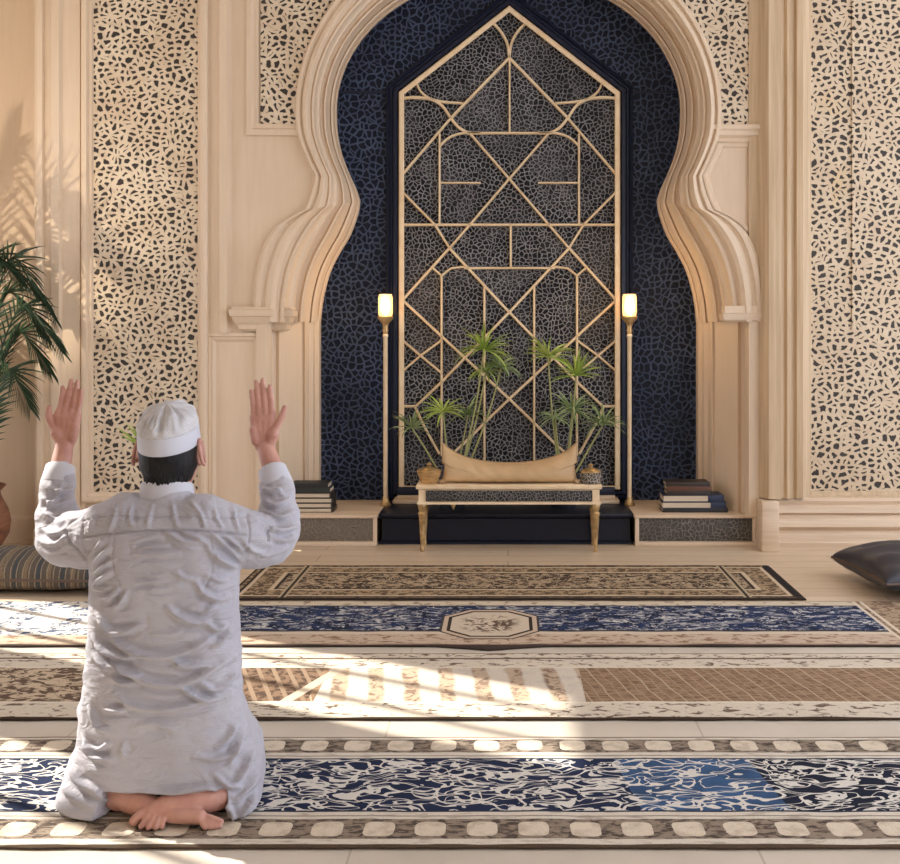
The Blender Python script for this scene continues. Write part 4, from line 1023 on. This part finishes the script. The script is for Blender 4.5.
for p, w_, a in [
 ([(265, 205), (330, 245), (420, 272), (500, 267), (580, 228), (660, 180)], 3.4, .010), ([(265, 250), (300, 268), (340, 268)], 2.6, .007), ([(475, 280), (510, 300), (560, 322), (600, 315)], 2.8, .008), ([(270, 305), (330, 340), (420, 352), (530, 335), (645, 300)], 3.2, .008), ([(240, 350), (280, 356), (312, 350)], 2.6, .009), ([(185, 330), (215, 400), (250, 420)], 2.8, .007),
 ([(165, 440), (200, 500), (265, 512)], 3.0, .010), ([(180, 470), (220, 480), (255, 460)], 2.6, .007), ([(530, 505), (590, 512), (640, 500), (680, 470)], 3.0, .008), ([(545, 265), (590, 290), (650, 272)], 2.8, .007), ([(300, 460), (300, 500)], 3, .005), ([(130, 520), (150, 580), (210, 620)], 3.2, .009), ([(100, 560), (120, 620), (190, 660)], 3.0, .009), ([(190, 590), (240, 640), (300, 645)], 3.0, .006),
 ([(660, 400), (640, 440), (600, 470)], 2.8, .008), ([(690, 430), (660, 480), (640, 530)], 2.8, .008), ([(720, 470), (690, 540), (660, 590)], 3, .009), ([(745, 520), (720, 590), (670, 640)], 3, .009), ([(735, 600), (700, 670), (650, 720)], 3, .009), ([(620, 640), (650, 690), (660, 740)], 2.8, .008), ([(590, 560), (640, 600), (690, 600)], 2.6, .006), ([(330, 412), (400, 400), (480, 420)], 4, .004), ([(195, 110), (230, 160), (260, 185)], 2.8, .007), ([(205, 180), (240, 215), (265, 225)], 2.8, .007), ([(650, 90), (620, 130), (590, 150)], 2.8, .006), ([(670, 220), (640, 260), (610, 275)], 2.8, .007), ([(360, 620), (450, 618), (560, 605), (615, 612)], 2.4, .008)]: fo(*L3, p, w_, a)
# yoke gathers, yoke seams, arm seams (negative = groove)
L2 = (20, 360, 3.103)
for p, w_, a in [([(235, 470), (225, 500), (215, 530)], 2.0, .0034), ([(300, 450), (290, 500), (275, 530)], 2.0, .0036), ([(345, 450), (340, 490), (350, 520)], 2.0, .0036), ([(410, 450), (400, 490), (395, 520)], 2.0, .0032), ([(470, 440), (480, 490), (490, 520)], 2.0, .0036), ([(530, 440), (560, 480), (575, 520)], 2.0, .0036), ([(600, 455), (610, 490), (630, 525)], 2.0, .0036), ([(660, 460), (670, 500), (680, 530)], 2.0, .0034),
 ([(200, 550), (290, 537), (400, 530), (520, 528), (620, 535), (705, 545)], 1.1, -.006), ([(195, 497), (300, 484), (345, 492), (430, 486), (520, 486), (600, 492), (710, 480)], 1.0, -.004), ([(185, 480), (150, 510), (150, 550), (175, 590), (205, 625)], 1.2, -.008), ([(745, 490), (775, 510), (772, 560)], 1.1, -.006), ([(705, 470), (712, 540), (700, 600)], 1.1, -.004), ([(200, 480), (195, 560), (222, 650)], 1.1, -.004), ([(290, 545), (285, 640), (320, 730)], 1.2, -.003), ([(590, 540), (600, 640), (560, 740)], 1.2, -.003),
 # sleeves
 ([(75, 470), (110, 500), (160, 490)], 2.4, .006), ([(65, 520), (100, 540), (150, 520)], 2.6, .007), ([(60, 560), (110, 570), (150, 545)], 2.8, .007), ([(70, 430), (110, 450), (165, 430)], 2.4, .006), ([(85, 600), (120, 590), (150, 570)], 2.6, .006), ([(95, 395), (120, 410), (165, 400)], 2.0, .005), ([(130, 385), (110, 430), (80, 460)], 2.2, .005),
 ([(745, 430), (790, 450), (835, 430)], 2.4, .007), ([(750, 470), (800, 490), (850, 470)], 2.4, .007), ([(760, 510), (810, 530), (855, 515)], 2.6, .007), ([(780, 545), (820, 560), (855, 545)], 2.6, .006), ([(740, 390), (780, 410), (815, 400)], 2.2, .005), ([(820, 420), (790, 400), (750, 410)], 2.0, .004), ([(830, 580), (790, 600), (740, 610)], 2.6, .006), ([(690, 560), (720, 590), (760, 600)], 2.4, .005)]: fo(*L2, p, w_, a)
bm.normal_update(); bm.verts.ensure_lookup_table()
C_ = np.array([v.co[:] for v in bm.verts]); N_ = np.array([v.normal[:] for v in bm.verts])
view = C_ - np.array([0, 0, EYE]); facing = -(view*N_).sum(1)/np.linalg.norm(view, axis=1)
px_ = VX+F*C_[:, 0]/C_[:, 1]; py_ = VY+F*(EYE-C_[:, 2])/C_[:, 1]
disp = np.zeros(len(C_)); wt = np.clip((facing-.15)/.5, 0, 1)
for pts, w_, a in FOLDS:
    q = np.array(catmull(pts, 6)); n = len(q)
    bd = np.full(len(C_), 1e9); bt = np.zeros(len(C_)); bs = np.zeros(len(C_))
    for i in range(n-1):
        A, B = q[i], q[i+1]; d = B-A; L = max((d**2).sum(), 1e-9)
        t = np.clip(((px_-A[0])*d[0]+(py_-A[1])*d[1])/L, 0, 1)
        ex, ey = px_-(A[0]+d[0]*t), py_-(A[1]+d[1]*t); dd = np.hypot(ex, ey); u = dd < bd
        bd[u] = dd[u]; bt[u] = (i+t[u])/(n-1); bs[u] = np.sign(d[0]*ey-d[1]*ex)[u]
    tp = np.clip(np.sin(np.pi*np.clip(bt, .03, .97)), 0, 1)**.6 if a > 0 else 1.0
    g = bd/w_
    if a > 0: pr_ = np.exp(-g**2) - .38*np.exp(-((bd-2.1*w_)/(1.3*w_))**2)
    else: pr_ = np.exp(-g**2)
    disp += a*tp*pr_*wt
# soft rumples everywhere (outer faces), stretched along the cloth
rum = np.array([mnoise.noise(Vector((x*9, y*9, z*24)))+.6*mnoise.noise(Vector((x*26+4, y*26, z*46))) for x, y, z in C_])
disp += rum*(.0034+.0030*(np.abs(C_[:, 0]-CX) > .19))*np.clip((C_[:, 2]-.03)/.05, 0, 1)
for v, d in zip(bm.verts, disp): v.co += v.normal*float(d)
bmesh.ops.smooth_vert(bm, verts=bm.verts, factor=.15, use_axis_x=True, use_axis_y=True, use_axis_z=True)
for v in bm.verts: v.co.z = max(v.co.z, .0125)
robe = obj('robe', bm, mat('cloth'), root, angle=180)
# collar, cuffs, cuff buttons
bm = BM(); rings = []
for z, a, b_, dz in ((.742, .066, .066, .006), (.752, .0675, .068, .004), (.782, .0625, .063, .0), (.788, .060, .060, .0), (.786, .056, .056, 0), (.75, .058, .058, 0)):
    rings.append([Vector((CX+a*math.cos(t), HY-.018+b_*math.sin(t), z-.016-.010*math.sin(t)-dz*abs(math.cos(t)))) for t in [2*math.pi*k/64 for k in range(64)]])
loops(bm, rings, (False, False)); obj('collar', bm, mat('cuffm'), robe, angle=60)
for s in (-1, 1):
    a = ARM[s]; p0 = Vector(a[-2]).lerp(Vector(a[-1]), -.22); p1 = Vector(a[-2]).lerp(Vector(a[-1]), .34); d = (p1-p0)
    b = BM(); ax = d.normalized(); u = ax.cross(Vector((0, 1, 0))).normalized(); v_ = u.cross(ax).normalized(); rings = []
    for f, r in ((-.06, .040), (-.03, .0455), (.02, .0458), (.5, .0425), (.97, .0392), (1.0, .038), (.97, .0352), (.4, .035)):
        rings.append([p0+d*f+(u*math.cos(t)*r*(.93)+v_*math.sin(t)*r) for t in [2*math.pi*k/40 for k in range(40)]])
    loops(b, rings, (False, False)); cuff = obj('cuff', b, mat('cuffm'), robe, angle=60)
    b = BM(); pb = p0+d*.03+Vector((-.030 if s < 0 else .030, -.024, 0)); ellipsoid(b, pb, (.005, .005, .0055), 12); obj('button', b, mat('button'), cuff)
bpy.context.view_layer.update()
